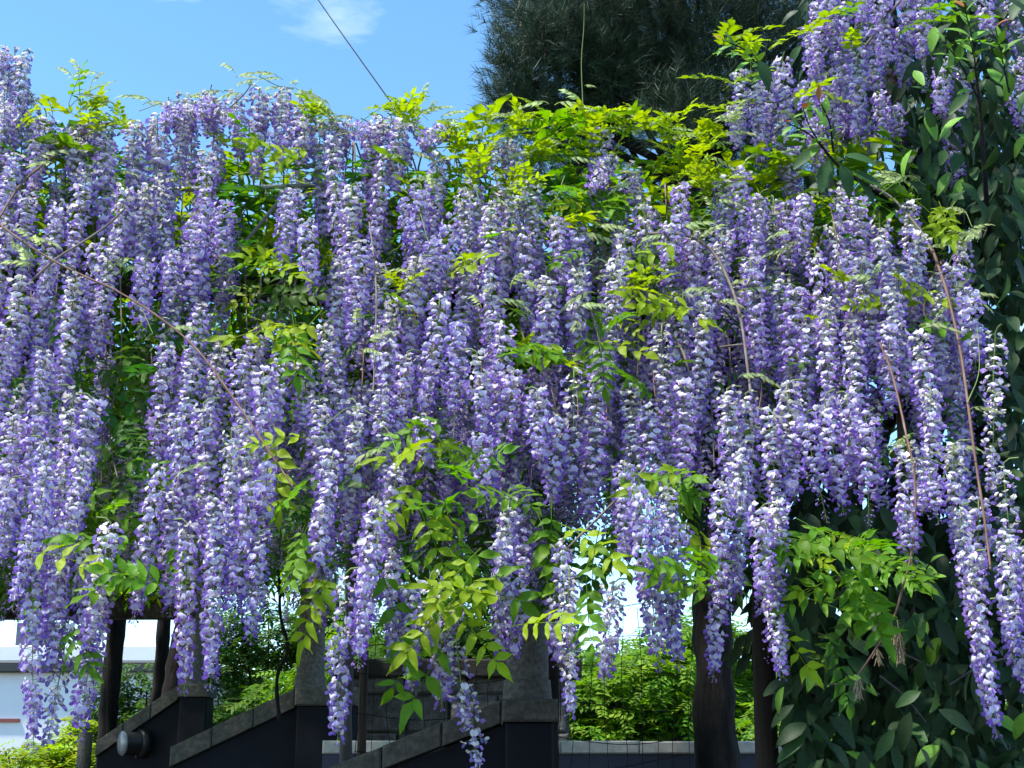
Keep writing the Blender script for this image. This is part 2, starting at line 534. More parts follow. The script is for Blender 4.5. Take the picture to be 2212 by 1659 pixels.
def old_wall():
    Y = 11.6; x0, x1 = X_at(745, Y), X_at(1230, Y); zt = Z_at(1462, Y)
    t = thing('stone_wall', 'old dark rough stone retaining wall between two granite columns', 'wall', (x0, Y, 0))
    mb = MB(); box(mb, (0, 0.06, -0.02), (x1 - x0, 0.4, zt - 0.02)); mb.obj('core', M_stone, t, smooth=False)
    z = 0.0
    hs = [0.34, 0.30, 0.33, 0.28, 0.31, 0.36, 0.3]
    r = 0
    while z < zt - 0.12:
        h = min(hs[r % 7], zt - z)
        x = -rnd.uniform(0, 0.2)
        while x < x1 - x0:
            w = rnd.uniform(0.32, 0.62)
            d = rnd.uniform(-0.025, 0.025)
            mb = MB(); box(mb, (max(x, 0) + 0.006, d, z + 0.006), (min(x + w, x1 - x0) - 0.006, 0.1, z + h - 0.006), 0.018)
            if min(x + w, x1 - x0) - max(x, 0) > 0.08:
                mb.obj('stone', M_stone, t, smooth=False)
            x += w
        z += h; r += 1
    mb = MB(); box(mb, (-0.1, -0.06, zt - 0.004), (x1 - x0 + 0.1, 0.42, zt + 0.14), 0.015); mb.obj('lintel_beam', M_beam, t, smooth=False)
old_wall()

def fence():
    Y = 8.3
    t = thing('wire_fence', 'sagging dark wire mesh fence strung in front of the green shrubs', 'fence', (X_at(770, Y), Y, 0))
    L = -loc_of(t)
    def fp(px, py):
        return P(px, py, Y)
    ys = [1322, 1395, 1455, 1530, 1598, 1650]
    for j, y in enumerate(ys):
        mb = MB()
        pts = [fp(x, y + 16 * math.sin(x * 0.012 + j) - 0.035 * (x - 1200)) + Vector((0, rnd.uniform(-.01, .01), 0)) for x in range(765, 1510, 38)]
        tube(mb, pts, 0.0024, 0.0024, 4); o = mb.obj('strand', M_wire, t); o.location = L
    for i, x in enumerate(range(772, 1505, 36)):
        mb = MB()
        pts = [fp(x + rnd.uniform(-4, 4) + 6 * math.sin(k * .7 + i), y) for k, y in enumerate(np.linspace(1312, 1668, 7))]
        pts.append(Vector((pts[-1].x, Y, 0)))
        tube(mb, pts, 0.0020, 0.0020, 4); o = mb.obj('wire', M_wire, t); o.location = L
    for px, r, m in ((783, 0.028, M_wood),):
        x = X_at(px, Y); mb = MB()
        tube(mb, [(x, Y + 0.04, z) for z in np.linspace(0, Z_at(1405, Y), 8)], r, r * .9, 8, wob=.04)
        o = mb.obj('post', m, t); o.location = L
fence()

# ------------------------------------------------------------------ white house
def house():
    Y = 26.0
    x0, x1 = X_at(-900, Y), X_at(330, Y)
    zg = Z_at(1446, Y)
    t = thing('house', 'white rendered house with a dark gutter under its flat roof edge', 'house', ((x0 + x1) / 2, Y, 0))
    L = -loc_of(t)
    def part(n, mb, m):
        o = mb.obj(n, m, t, smooth=False); o.location = L; return o
    mb = MB(); box(mb, (x0, Y, -0.05), (x1, Y + 8, zg + .02)); part('wall', mb, M_white)
    mb = MB(); box(mb, (x0 - .15, Y - 0.18, zg - 0.06), (x1 + .15, Y - 0.003, zg + 0.13), 0.02); part('gutter', mb, M_gutter)
    mb = MB(); box(mb, (x0 - .2, Y - 0.10, zg + 0.135), (x1 + .2, Y + 8.2, zg + 0.42), 0.02); part('roof', mb, M_white)
    zr = Z_at(1560, Y)
    mb = MB(); box(mb, (x0, Y - 0.05, zr), (X_at(48, Y), Y + .01, zr + 0.06)); part('trim', mb, M_redtrim)
    mb = MB(); box(mb, (X_at(-420, Y), Y - 0.04, 0), (X_at(-300, Y), Y + .02, 2.1)); d = part('door', mb, M_gutter)
    # pale grey chimney block behind the roof edge
    mb = MB(); box(mb, (X_at(22, 29), 29, zg + .3), (X_at(90, 29), 30, zg + 1.15), 0.02); part('roof_block', mb, M_greypaint)
house()

# ------------------------------------------------------------------ overhead cable
mb = MB()
ca, cb = P(838, 212, 6.6), P(430, -420, 12.0)
pts = [ca + (cb - ca) * s + Vector((0, 0, -0.10 * math.sin(math.pi * s))) for s in np.linspace(-0.12, 3.0, 26)]
tube(mb, pts, 0.0034, 0.0034, 6)
tag(mb.obj('overhead_cable', M_wire), 'thin black overhead cable crossing the blue sky', 'cable')

# ================================================================== wisteria flowers
def C(*c):
    return np.array(c, float)

LAV, PALE, WHITE, CREAM = C(.62, .52, .85), C(.77, .71, .90), C(.87, .83, .91), C(.88, .83, .74)
VIO, DEEP, YEL, BUD, CALYX = C(.27, .12, .55), C(.20, .085, .48), C(.80, .76, .28), C(.34, .20, .55), C(.22, .16, .22)

def grid_faces(nu, nv):
    return np.array([(j * nu + i, j * nu + i + 1, (j + 1) * nu + i + 1, (j + 1) * nu + i) for j in range(nv - 1) for i in range(nu - 1)])

def flower(r, age, hi=True, openness=1.0, withered=False):
    """one pea flower, local x outward, z up, origin at the calyx. age 0 = bud end, 1 = oldest. returns list of (v, f, c)"""
    out = []
    w = 0.0155 * r.uniform(.85, 1.12) * (0.55 + 0.45 * openness)
    h = 0.0178 * r.uniform(.88, 1.1) * (0.55 + 0.45 * openness)
    nu, nv = (5, 4) if hi else (3, 3)
    u = np.linspace(-1, 1, nu); vv = np.linspace(0, 1, nv)
    old = min(1, max(0, age * 1.6 - .15 + r.uniform(-.35, .35)))
    a0 = R(25 + 50 * old + r.uniform(-12, 12)); a1 = R(92 + 78 * old + r.uniform(-20, 18))
    if withered:
        a0, a1 = R(r.uniform(-60, 20)), R(r.uniform(20, 90)); w *= .72; h *= .85
    ang = a0 + (a1 - a0) * vv
    step = h / (nv - 1)
    px = np.concatenate([[0], np.cumsum(np.cos((ang[1:] + ang[:-1]) / 2) * step)])
    pz = np.concatenate([[0], np.cumsum(np.sin((ang[1:] + ang[:-1]) / 2) * step)])
    prof = np.interp(vv, [0, .25, .55, .8, 1.0], [.30, .82, 1.0, .86, .42])
    fold = r.uniform(.2, .8) * (1 if r.random() < .8 else -0.5)
    U, V = np.meshgrid(u, vv)
    PX = px[:, None] - fold * (U ** 2) * w * .8 * np.sin(ang)[:, None] + r.uniform(-.0024, .0024, U.shape)
    PZ = pz[:, None] - fold * (U ** 2) * w * .8 * -np.cos(ang)[:, None] + r.uniform(-.0018, .0018, U.shape)
    PY = U * w * prof[:, None]
    v = np.stack([PX, PY, PZ], -1).reshape(-1, 3)
    base = LAV * (1 - age) + PALE * age
    if age > .45:
        k = min(1, (age - .45) * 1.9)
        base = base * (1 - k) + WHITE * k
    if withered:
        base = CREAM * r.uniform(.8, 1.0)
    elif age > .75 and r.random() < .35:
        base = base * .4 + CREAM * .6
    base = base * r.uniform(.9, 1.06)
    c = np.tile(base, (len(v), 1)).reshape(nv, nu, 3)
    if not withered:
        c[0] = c[0] * .35 + YEL * .65
        if hi:
            c[1, nu // 2] = c[1, nu // 2] * .45 + YEL * .55
            c[-1] = c[-1] * .6 + base * .4 * C(.95, .9, 1.05)
            c[:, 0] = np.minimum(c[:, 0] * 1.06, .95); c[:, -1] = np.minimum(c[:, -1] * 1.06, .95)
    out.append((v, grid_faces(nu, nv), np.clip(c.reshape(-1, 3), 0, .95)))
    # wings and keel: two folded blades pointing out and down
    vc = VIO * (1 - .45 * age) + LAV * .45 * age
    if withered:
        vc = C(.20, .17, .40)
    L = 0.0180 * r.uniform(.85, 1.1) * (0.7 + .3 * openness)
    dn = R(r.uniform(-50, -5)) if not withered else R(r.uniform(-80, -40))
    d = np.array([math.cos(dn), 0, math.sin(dn)]); up = np.array([-math.sin(dn), 0, math.cos(dn)])
    sp = r.uniform(.25, .55)
    for s in (-1, 1):
        b = np.array([0, s, 0.0])
        pts = [np.zeros(3), d * L * .35 + up * .0042 + b * .0028, d * L * .42 - up * .0035 + b * .0042 * sp,
               d * L * .85 + up * .003 + b * .0062 * (sp + .6), d * L * .9 - up * .004 + b * .004, d * L * 1.06 + b * .005 * sp - up * .001]
        f = [(0, 2, 1), (1, 2, 4), (1, 4, 3), (3, 4, 5)] if hi else [(0, 2, 3), (0, 3, 1), (2, 5, 3)]
        cc = np.array([vc * 1.0, vc * 1.15, vc * .95, vc * 1.1, vc * .85, DEEP if not withered else vc]) * r.uniform(.85, 1.12)
        out.append((np.array(pts), np.array(f), np.clip(cc, 0, .9)))
    # calyx
    if hi:
        k = np.array([[-.004, 0, 0], [.001, .0032, 0], [.001, -.0016, .0028], [.001, -.0016, -.0028]])
        out.append((k, np.array([(0, 1, 2), (0, 2, 3), (0, 3, 1)]), CALYX))
    return out

def bud(r, s):
    L, w = .0165 * s, .0036 * (.5 + .5 * s)
    v = [(0, 0, 0)]
    for k in range(4):
        a = k * math.pi / 2 + .4
        v.append((L * .5, w * math.cos(a), w * math.sin(a)))
    v.append((L, 0, 0))
    f = [(0, 1 + (k + 1) % 4, 1 + k) for k in range(4)] + [(5, 1 + k, 1 + (k + 1) % 4) for k in range(4)]
    col = BUD * r.uniform(.85, 1.2)
    c = np.tile(col, (6, 1)); c[0] = CALYX; c[5] = np.clip(col * 1.5, 0, .9)
    return [(np.array(v), np.array(f), c)]

def make_raceme(seed, L, kind, hi=True):
    """hangs along -z from the origin. kind: m mature, w pale, d deep, f faded and sparse"""
    r = np.random.default_rng(seed)
    fl, st = MB(), MB()
    cx, cy, ph = r.uniform(-.02, .02), r.uniform(-.02, .02), r.uniform(0, 6)
    def axis(t):
        return np.array([cx * math.sin(t * 3 + ph) * L * 2 - cx * math.sin(ph) * L * 2, cy * math.sin(t * 2.4 + ph) * L * 2 - cy * math.sin(ph) * L * 2, -t * L])
    pts = [axis(t) for t in np.linspace(0, 1, 9)]
    top = [np.array([0, .045, .012]), np.array([0, .018, .012])]
    tube(st, top + pts, .0024, .0009, 5 if hi else 3, cap=False)
    dens = {'m': 262, 'w': 262, 'd': 268, 'f': 155}[kind] * (1 if hi else .7)
    n = int(L * dens)
    open_end = {'m': .93, 'w': .97, 'd': r.uniform(.66, .84), 'f': .985}[kind]
    ga = 2.39996
    for i in range(n):
        t = (i + r.uniform(0, .9)) / n
        t = .015 + .985 * t
        az = i * ga + r.uniform(-.45, .45)
        q = axis(t)
        o = np.array([math.cos(az), math.sin(az), 0])
        if t > open_end:
            s = max(.25, 1 - (t - open_end) / (1 - open_end + 1e-6) * .75)
            plen = .016 * s + .002
            el = R(r.uniform(-50, -15))
            if kind == 'd' and r.random() < .25:
                continue
        else:
            taper = min(1, (1 - t) / .55 + .22) * min(1, .8 + t * 3)
            plen = .0290 * taper * r.uniform(.65, 1.18)
            el = R(r.uniform(-22, 28) - (22 if kind == 'f' else 0))
        dirn = o * math.cos(el) + np.array([0, 0, math.sin(el)])
        p = q + dirn * plen
        if hi:
            tube(st, [q, q + dirn * plen * .5 + np.array([0, 0, .0014]), p], .0007, .0006, 3, cap=False)
        if t > open_end:
            parts = bud(r, s); tilt = el + R(r.uniform(-20, 10)); yaw = az + r.uniform(-.3, .3)
        else:
            age = {'m': .72 - .62 * t, 'w': 1.02 - .72 * t, 'd': .36 - .30 * t, 'f': 1.05 - .6 * t}[kind] + r.uniform(-.14, .14)
            age = min(1, max(0, age))
            wth = (kind == 'f' and r.random() < .55 * (1 - t) + .12) or (kind == 'w' and t < .22 and r.random() < .45) or (kind == 'm' and t < .1 and r.random() < .4)
            op = min(1, max(.5, (open_end - t) / .12)) if kind == 'd' else 1
            parts = flower(r, age, hi, op, wth)
            tilt = R(r.uniform(-20, 22)); yaw = az + r.uniform(-.55, .55)
        ca_, sa_ = math.cos(yaw), math.sin(yaw)
        ct_, st_ = math.cos(tilt), math.sin(tilt)
        rl = r.uniform(-.4, .4); cr_, sr_ = math.cos(rl), math.sin(rl)
        M = np.array([[ca_, -sa_, 0], [sa_, ca_, 0], [0, 0, 1]]) @ np.array([[ct_, 0, -st_], [0, 1, 0], [st_, 0, ct_]]) @ np.array([[1, 0, 0], [0, cr_, -sr_], [0, sr_, cr_]])
        for v, f, c in parts:
            fl.add(v @ M.T + p, f, c)
    return fl, st

LENS = (.18, .25, .33, .42, .52)
VAR = {}
def variant(L, kind):
    k = min(range(len(LENS)), key=lambda i: abs(LENS[i] - L))
    key = (k, kind, rnd.randrange({'m': 3, 'w': 3, 'd': 2, 'f': 2}[kind]))
    if key not in VAR:
        fl, st = make_raceme(hash_key(key), LENS[k], kind)
        VAR[key] = (fl.mesh('flowers', M_petal, True), st.mesh('raceme', M_stem), LENS[k])
    return VAR[key]
def hash_key(k):
    return k[0] * 101 + 'mwdf'.index(k[1]) * 17 + k[2] * 7 + 3

def put_raceme(vine, top, L, kind, fat=1.0, tilt=.12):
    me, ms, L0 = variant(L, kind)
    s = L / L0
    wd = fat * rnd.uniform(.92, 1.12) * (s ** .35)
    m = Matrix.Translation(top - loc_of(vine)) @ Euler((rnd.uniform(-tilt, tilt), rnd.uniform(-tilt, tilt), 0)).to_matrix().to_4x4() \
        @ Matrix.Rotation(rnd.uniform(0, 6.28), 4, 'Z') @ Matrix.Diagonal((wd, wd, s, 1))
    o = link('raceme', ms, vine, m)
    q = link('flowers', me, o); q['kind'] = 'stuff'
    return o

vine = thing('wisteria_vine', 'huge wisteria curtain of long lilac flower clusters draped over the pergola', 'wisteria', (X_at(250, 14.9), 14.9, 0))
vine2 = thing('wisteria_vine', 'lilac wisteria climbing high through the dark evergreen tree', 'wisteria', (1.62, 5.9, 0))

def depth(py):
    return 4.98 - 1.02 * min(1, max(0, (py - 180) / 900.0)) ** .8

TR = """65,1180,1630,m 95,950,1290,m 150,1335,1615,f 215,1300,1600,m 185,980,1400,m 240,1130,1420,w 130,1150,1470,m
15,1040,1220,m 10,700,960,m 75,900,1140,d 30,900,1170,m 100,1010,1330,m 180,1180,1400,m
345,1010,1355,m 405,1130,1500,m 465,1080,1490,m 440,870,1250,m 545,1050,1400,d 500,930,1300,w 580,1000,1300,d 420,780,1100,m
520,760,1010,m 480,740,1000,w 570,800,1120,m 610,770,960,m 380,900,1150,m 530,900,1200,w 560,1150,1390,m
235,520,770,w 164,590,870,w 160,840,1130,w 45,600,820,w 110,560,800,m 100,760,1010,m 20,480,700,m 200,860,1100,m 140,1020,1250,w
315,560,735,d 315,400,680,w 300,330,580,m 375,540,690,m 420,480,740,d 350,380,640,w 400,250,520,w 450,330,580,m 480,440,620,d 430,540,700,d
130,440,680,m 190,350,600,w 60,420,640,m 30,330,560,m 20,150,380,w 50,110,330,w 10,230,450,m 230,300,540,m 270,400,560,w 340,250,450,w
400,205,420,w 455,200,400,w 510,205,350,w 560,190,380,w 610,195,370,w 648,205,290,f 690,270,520,m 100,250,420,m 160,270,430,w 230,265,400,f 290,260,420,w
628,410,600,m 720,300,620,w 760,400,700,w 735,560,830,w 700,700,960,w 690,860,1130,w 720,980,1290,m 695,1100,1370,m 770,870,1180,w
730,1390,1605,m 745,1240,1400,f 815,1080,1450,m 790,1170,1400,m 845,1190,1440,m 890,1270,1500,m 850,640,930,w 820,840,1100,w 880,760,960,m
830,330,620,m 800,270,480,m 870,260,420,w 880,430,620,d 910,400,600,d 935,520,650,d 1000,420,640,w 950,330,520,w 1020,400,560,w 970,480,700,d
1010,560,860,m 950,640,920,m 990,700,960,d 1060,600,880,m 1090,700,1040,m 1110,800,1040,d 1170,680,915,d 1060,440,640,w 1110,420,660,w
1150,400,640,w 1130,500,720,m 1200,470,640,m 1180,600,800,w 1250,580,760,w 1300,285,480,m 1250,500,700,d 1330,560,880,w 1350,500,700,w
1300,760,1000,m 1240,800,1050,f 1290,900,1130,m 1360,830,1160,w 1350,1000,1220,m 1380,1050,1320,m 1410,1100,1450,m 1440,1050,1360,w
1470,1130,1400,d 1440,760,1060,f 1480,820,1050,m 1430,700,900,f 1520,640,920,w 1470,400,640,d 1450,480,640,m 1100,1080,1420,w 1120,1250,1430,m
1075,1180,1390,m 1210,1170,1430,m 1230,1230,1545,f 1200,1290,1440,m 1325,1260,1475,w 1400,1230,1450,d 960,1320,1530,m 985,1380,1570,f
1010,1480,1668,f 930,1240,1390,f 1570,840,1110,w 1610,850,1150,w 1560,1040,1330,m 1600,960,1290,w 1660,880,1160,w 1700,830,1090,w
1740,900,1130,d 1680,1080,1330,w 1668,1230,1465,w 1562,1230,1472,m 1640,1100,1300,m 1560,500,760,w 1620,560,820,m 1680,600,860,w
1720,620,880,d 1640,420,640,m 1700,440,620,d 1600,360,540,m 1760,540,820,m 1740,700,960,m 1800,480,700,w 1790,640,900,w 1840,700,960,w
1830,850,1060,m 1780,860,1120,m 1870,900,1140,d 1860,560,780,w 1920,620,860,w 1900,480,640,w 1940,560,700,w 1960,440,640,w 1990,500,700,w
1920,700,900,m 1980,720,960,w 2010,840,1060,w 1960,960,1160,w 1955,1080,1245,d 1990,1000,1110,w 2010,1030,1135,d 2080,510,680,w
2092,630,800,m 2060,960,1200,w 2075,1100,1360,w 2100,1200,1480,w 2115,1360,1590,m 2150,720,900,f 2150,850,1060,f 2168,1000,1230,f
2172,1150,1420,w 2176,1300,1525,m 2202,1180,1330,m 1815,400,560,w 1850,430,600,m 1740,420,560,m 1560,390,560,w 1500,500,700,m 1400,880,1100,m
860,1000,1230,m 910,900,1010,m 1040,940,1120,d 1160,840,1010,m 1210,900,1100,m 1030,760,940,w 900,560,780,w 780,520,760,m 660,480,640,m 1390,440,560,w"""
TR = [(int(a), int(b), int(c), k) for a, b, c, k in (s.split(',') for s in TR.split())]
TR2 = """1600,150,300,w 1630,190,360,m 1690,130,270,m 1680,240,440,w 1710,300,520,m 1745,60,230,m 1760,-20,180,m 1800,60,240,m 1850,100,300,m
1830,-60,120,m 1900,-50,150,m 1950,-60,110,m 1880,60,230,d 1990,-20,140,m 1790,180,340,d 1850,240,350,d 1900,200,330,d 2000,60,210,f
2040,130,260,m 2055,280,435,d 2180,-10,160,m 2190,130,290,m 1930,230,320,d 1780,-60,90,m 1870,-70,60,m 2010,-80,60,m 1820,150,300,m 1740,180,360,d
1760,260,430,d 1660,160,320,m 1585,230,330,w 2085,150,280,m 2120,-30,90,m 1950,60,190,m"""
TR2 = [(int(a), int(b), int(c), k) for a, b, c, k in (s.split(',') for s in TR2.split())]

def put_px(v, x, y0, y1, k, dy=0.0, Yf=None, fat=1.0):
    Y = (Yf if Yf is not None else depth(y0)) + dy
    a, b = P(x, y0, Y), P(x, y1, Y)
    put_raceme(v, a, max(.12, a.z - b.z), k, fat)

for x, y0, y1, k in TR:
    put_px(vine, x, y0, y1, k, rnd.uniform(-.07, .07) - (.10 if y1 > 1280 else 0), None, .86 if y1 > 1280 else 1.0)
for x, y0, y1, k in TR2:
    put_px(vine2, x, y0, y1, k, 0, rnd.uniform(4.75, 5.15))

RIDGE = [(-60, 90), (60, 110), (85, 210), (120, 262), (300, 255), (370, 225), (450, 195), (480, 240), (520, 195), (640, 200), (670, 255), (800, 245),
         (950, 260), (1000, 290), (1250, 330), (1400, 330), (1560, 340), (1600, 330), (1700, 400), (1850, 430), (1960, 430), (2040, 500), (2110, 620), (2212, 1100)]
LOW = [(-60, 1150), (60, 1300), (250, 1300), (280, 1010), (320, 1180), (380, 1380), (560, 1350), (600, 1060), (680, 1050), (700, 1280), (850, 1350),
       (930, 1120), (1050, 1080), (1080, 1330), (1140, 1350), (1160, 1220), (1220, 1380), (1260, 1130), (1320, 1240), (1420, 1350), (1470, 1080),
       (1550, 1260), (1680, 1350), (1710, 1060), (1850, 1030), (1920, 980), (1980, 1150), (2040, 1080), (2080, 1350), (2180, 1430), (2212, 1300)]
HOLES = [(240, 570, 300, 690), (235, 660, 345, 900), (258, 880, 335, 1130), (500, 395, 605, 540), (500, 530, 690, 750), (575, 920, 690, 1230), (880, 930, 1050, 1060),
         (1090, 910, 1175, 1000), (1370, 690, 1412, 860), (1540, 690, 1582, 830), (1425, 980, 1545, 1230), (950, 220, 1270, 400), (1330, 220, 1570, 390),
         (640, 700, 690, 800), (0, 1180, 60, 1340), (840, 1080, 1050, 1230), (1140, 1040, 1330, 1180), (1360, 540, 1480, 690), (1700, 1100, 1930, 1500),
         (270, 1200, 330, 1400), (2085, 400, 2212, 1100), (1485, 1000, 1548, 1500), (640, 560, 690, 700), (1040, 640, 1060, 700), (1200, 690, 1300, 820), (920, 930, 1060, 1300), (1380, 560, 1420, 700), (250, 440, 290, 700)]
def holed(x, y0, y1):
    c = 0
    for y in np.linspace(y0, y1, 8):
        c += any(a < x < c_ and b < y < d for a, b, c_, d in HOLES)
    return c / 8
FRONT = list(TR)
tries = 0
while len(FRONT) < 226 and tries < 6000:
    tries += 1
    x = rnd.uniform(-40, 2130)
    ln = rnd.uniform(150, 290)
    lo, hi_ = interp(x, RIDGE) + 5, interp(x, LOW) - ln
    if hi_ <= lo:
        continue
    y0 = lo + (hi_ - lo) * rnd.random()
    y1 = y0 + ln
    if holed(x, y0, y1) > .3:
        continue
    if any(abs(x - q[0]) < 26 and abs((y0 + y1) / 2 - (q[1] + q[2]) / 2) < 110 for q in FRONT):
        continue
    k = rnd.choice('mmmwwwdf' if y0 > 240 else 'mww')
    FRONT.append((x, y0, y1, k))
    put_px(vine, x, y0, y1, k, rnd.uniform(.02, .16))

for i in range(46):
    x = rnd.uniform(-30, 1560)
    y = interp(x, RIDGE) + rnd.uniform(2, 30)
    if 980 < x < 1560 and rnd.random() < .55:
        continue
    put_raceme(vine, P(x, y, depth(y) + rnd.uniform(-.05, .12)), rnd.uniform(.14, .2), rnd.choice('wwmf'), 1.0, .75)
# the clusters deeper inside the mass, too many to count
LOWV = [[m for m in (make_raceme(900 + 31 * i + j, L, k, hi=False) for j, k in enumerate(('m', 'd')))] for i, L in enumerate((.22, .32, .42))]
LOWA = [(np.concatenate(f.v), np.concatenate(f.f), np.concatenate(f.c), L) for row, L in zip(LOWV, (.22, .32, .42)) for f, s in row]
mass = MB()
def mass_raceme(top, s=1.0):
    v, f, c, L = LOWA[rnd.randrange(len(LOWA))]
    a = rnd.uniform(0, 6.28)
    M = np.array([[math.cos(a), -math.sin(a), 0], [math.sin(a), math.cos(a), 0], [0, 0, 1]]) * s
    mass.add(v @ M.T + np.array(top), f, c * rnd.uniform(.88, 1.05))
    return L
n = 0
while n < 270:
    x = rnd.uniform(-80, 2130); ln = rnd.uniform(160, 300)
    lo, hi_ = interp(x, RIDGE) + 40, interp(x, LOW) - ln - 30
    if hi_ <= lo: continue
    y0 = rnd.uniform(lo, hi_)
    h = holed(x, y0, y0 + ln)
    if h > .5 and rnd.random() < .85: continue
    mass_raceme(P(x, y0, depth(y0) + rnd.uniform(.28, .9))); n += 1
n = 0
while n < 130:             # behind the right half of the curtain
    x = rnd.uniform(1180, 1900); y0 = rnd.uniform(430, 880)
    mass_raceme(P(x, y0, rnd.uniform(4.75, 5.6))); n += 1
for i in range(70):         # deep under the roof behind the column of leaves
    x = rnd.uniform(820, 1180)
    mass_raceme(P(x, rnd.uniform(1000, 1110), rnd.uniform(5.6, 8.5)))
n = 0
while n < 150:             # behind the lower half of the curtain
    x = rnd.uniform(560, 1380); y0 = rnd.uniform(820, 1010)
    mass_raceme(P(x, y0, rnd.uniform(4.7, 5.9))); n += 1
for i in range(280):        # hanging from the roof further back
    Y = rnd.uniform(5.4, 12.5)
    x = rnd.uniform(-0.42, 0.045 if Y < 9 else 0.0) * Y
    mass_raceme((x, Y, rnd.uniform(3.1, 3.5) if Y > 7 else rnd.uniform(2.9, 3.5)))
o = mass.obj('raceme_mass', M_petal, vine, colors=True); o.location = -loc_of(vine); o['kind'] = 'stuff'

# ================================================================== wisteria leaves
def leaflet_arrays(L, w, seed, hi=True, curl=.18):
    r = np.random.default_rng(seed)
    nv = 6 if hi else 3
    t = np.linspace(0, 1, nv)
    prof = np.interp(t, [0, .12, .34, .6, .82, 1], [.06, .70, 1, .70, .22, .0])
    x = t * L
    z = -curl * L * t ** 2
    wave = .09 * w * np.sin(t * 9 + r.uniform(0, 6))
    v = []
    for i in range(nv):
        for s in (-1, 0, 1):
            v.append((x[i], s * w / 2 * prof[i], z[i] + (abs(s) * .16 * w * prof[i]) + (s * wave[i] * 1.6 if s else 0)))
    return np.array(v), grid_faces(3, nv)

LEAFLETS = []
for i in range(6):
    mb = MB(); v, f = leaflet_arrays(1.0, .36 + .05 * (i % 3), 40 + i, True, .10 + .06 * (i % 4)); mb.add(v, f)
    LEAFLETS.append(mb.mesh('leaflet', M_leaf))

def leaf_layout(r, Lr, pairs, size, droop, fold=0.0):
    """list of (matrix, length) of the leaflets and the rachis points; rachis along +X"""
    pts = []
    for t in np.linspace(0, 1, 7):
        pts.append(Vector((Lr * (t - .06 * t * t), 0, -droop * Lr * t * t)))
    out = []
    def at(t):
        return Vector((Lr * (t - .06 * t * t), 0, -droop * Lr * t * t))
    for k in range(pairs):
        t = .3 + .64 * k / max(1, pairs - 1)
        sz = size * (1 - .25 * abs(t - .6)) * r.uniform(.85, 1.1)
        for s in (-1, 1):
            a = s * R(r.uniform(48, 68))
            d = Vector((math.cos(a), math.sin(a), -fold + r.uniform(-.28, .16)))
            out.append((at(t + r.uniform(-.015, .015)), d, sz))
    out.append((at(1), Vector((1, r.uniform(-.15, .15), -droop * 1.2 - fold * .6)), size * 1.1))
    res = []
    for p, d, sz in out:
        up = Vector((r.uniform(-.3, .3), r.uniform(-.4, .4), 1))
        m = frame(d, up)
        # short stalk keeps the blade touching the rachis
        res.append((Matrix.Translation(p) @ m.to_4x4(), sz))
    return pts, res

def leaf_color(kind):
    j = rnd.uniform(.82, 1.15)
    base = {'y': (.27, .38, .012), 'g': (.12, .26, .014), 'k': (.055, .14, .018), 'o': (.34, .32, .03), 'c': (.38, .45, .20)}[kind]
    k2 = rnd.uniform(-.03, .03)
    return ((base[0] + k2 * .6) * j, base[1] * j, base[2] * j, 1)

RACHIS = {}
def hero_leaf(v, p, d, up, kind, size=.062, pairs=5, droop=.25):
    r = random.Random(rnd.random())
    Lr = size * rnd.uniform(2.7, 3.3)
    pts, lay = leaf_layout(r, Lr, pairs, size, droop)
    mb = MB(); tube(mb, [q for q in pts], .0016, .0008, 4, cap=False)
    col = leaf_color(kind)
    m = Matrix.Translation(Vector(p) - loc_of(v)) @ frame(d, up).to_4x4()
    o = link('leaf', mb.mesh('leaf', M_leaf), v, m)
    o.color = (col[0] * .8, col[1] * .8, col[2], 1)
    for lm, sz in lay:
        l = link('leaflet', LEAFLETS[r.randrange(6)], o, lm @ Matrix.Diagonal((sz, sz, sz, 1)))
        jj = r.uniform(.85, 1.15)
        l.color = (col[0] * jj, col[1] * jj * r.uniform(.95, 1.05), col[2], 1)

def joined_leaf(seed, size, pairs, droop, fold, hi=True, wid=.40, rl=3.0):
    r = random.Random(seed); mb = MB()
    pts, lay = leaf_layout(r, size * rl, pairs, size, droop, fold)
    tube(mb, pts, .0016, .0008, 3, cap=False)
    for k, (lm, sz) in enumerate(lay):
        v, f = leaflet_arrays(sz, sz * wid, seed * 13 + k, hi)
        A = np.array(lm)
        mb.add(v @ A[:3, :3].T + A[:3, 3], f)
    return mb

JOINED = [joined_leaf(500 + i, .062, 4 + i % 2, .15 + .12 * (i % 3), 0, True, .40).mesh('leaf', M_leaf) for i in range(6)]
CURLED = [joined_leaf(600 + i, .036, 4, .7 + .25 * (i % 3), 1.5, True, .30, 1.7).mesh('leaf', M_leaf) for i in range(5)]
lm = MB()
PLAIN = [0]
def plain_leaf(v, p, d, up, kind, sc=1.0, lib=JOINED):
    if v is vine:
        PLAIN[0] += 1
        if PLAIN[0] % 4:
            me = lib[rnd.randrange(len(lib))]
            a = np.empty(len(me.vertices) * 3, np.float32); me.vertices.foreach_get('co', a)
            f = np.empty(len(me.loops), np.int32); me.loops.foreach_get('vertex_index', f)
            A = np.array(frame(d, up)) * sc
            lm.add(a.reshape(-1, 3) @ A.T + np.array(p), f.reshape(-1, 3), np.array(leaf_color(kind)[:3]))
            return None
    m = Matrix.Translation(Vector(p) - loc_of(v)) @ frame(d, up).to_4x4() @ Matrix.Diagonal((sc, sc, sc, 1))
    o = link('leaf', lib[rnd.randrange(len(lib))], v, m)
    o.color = leaf_color(kind)
    return o

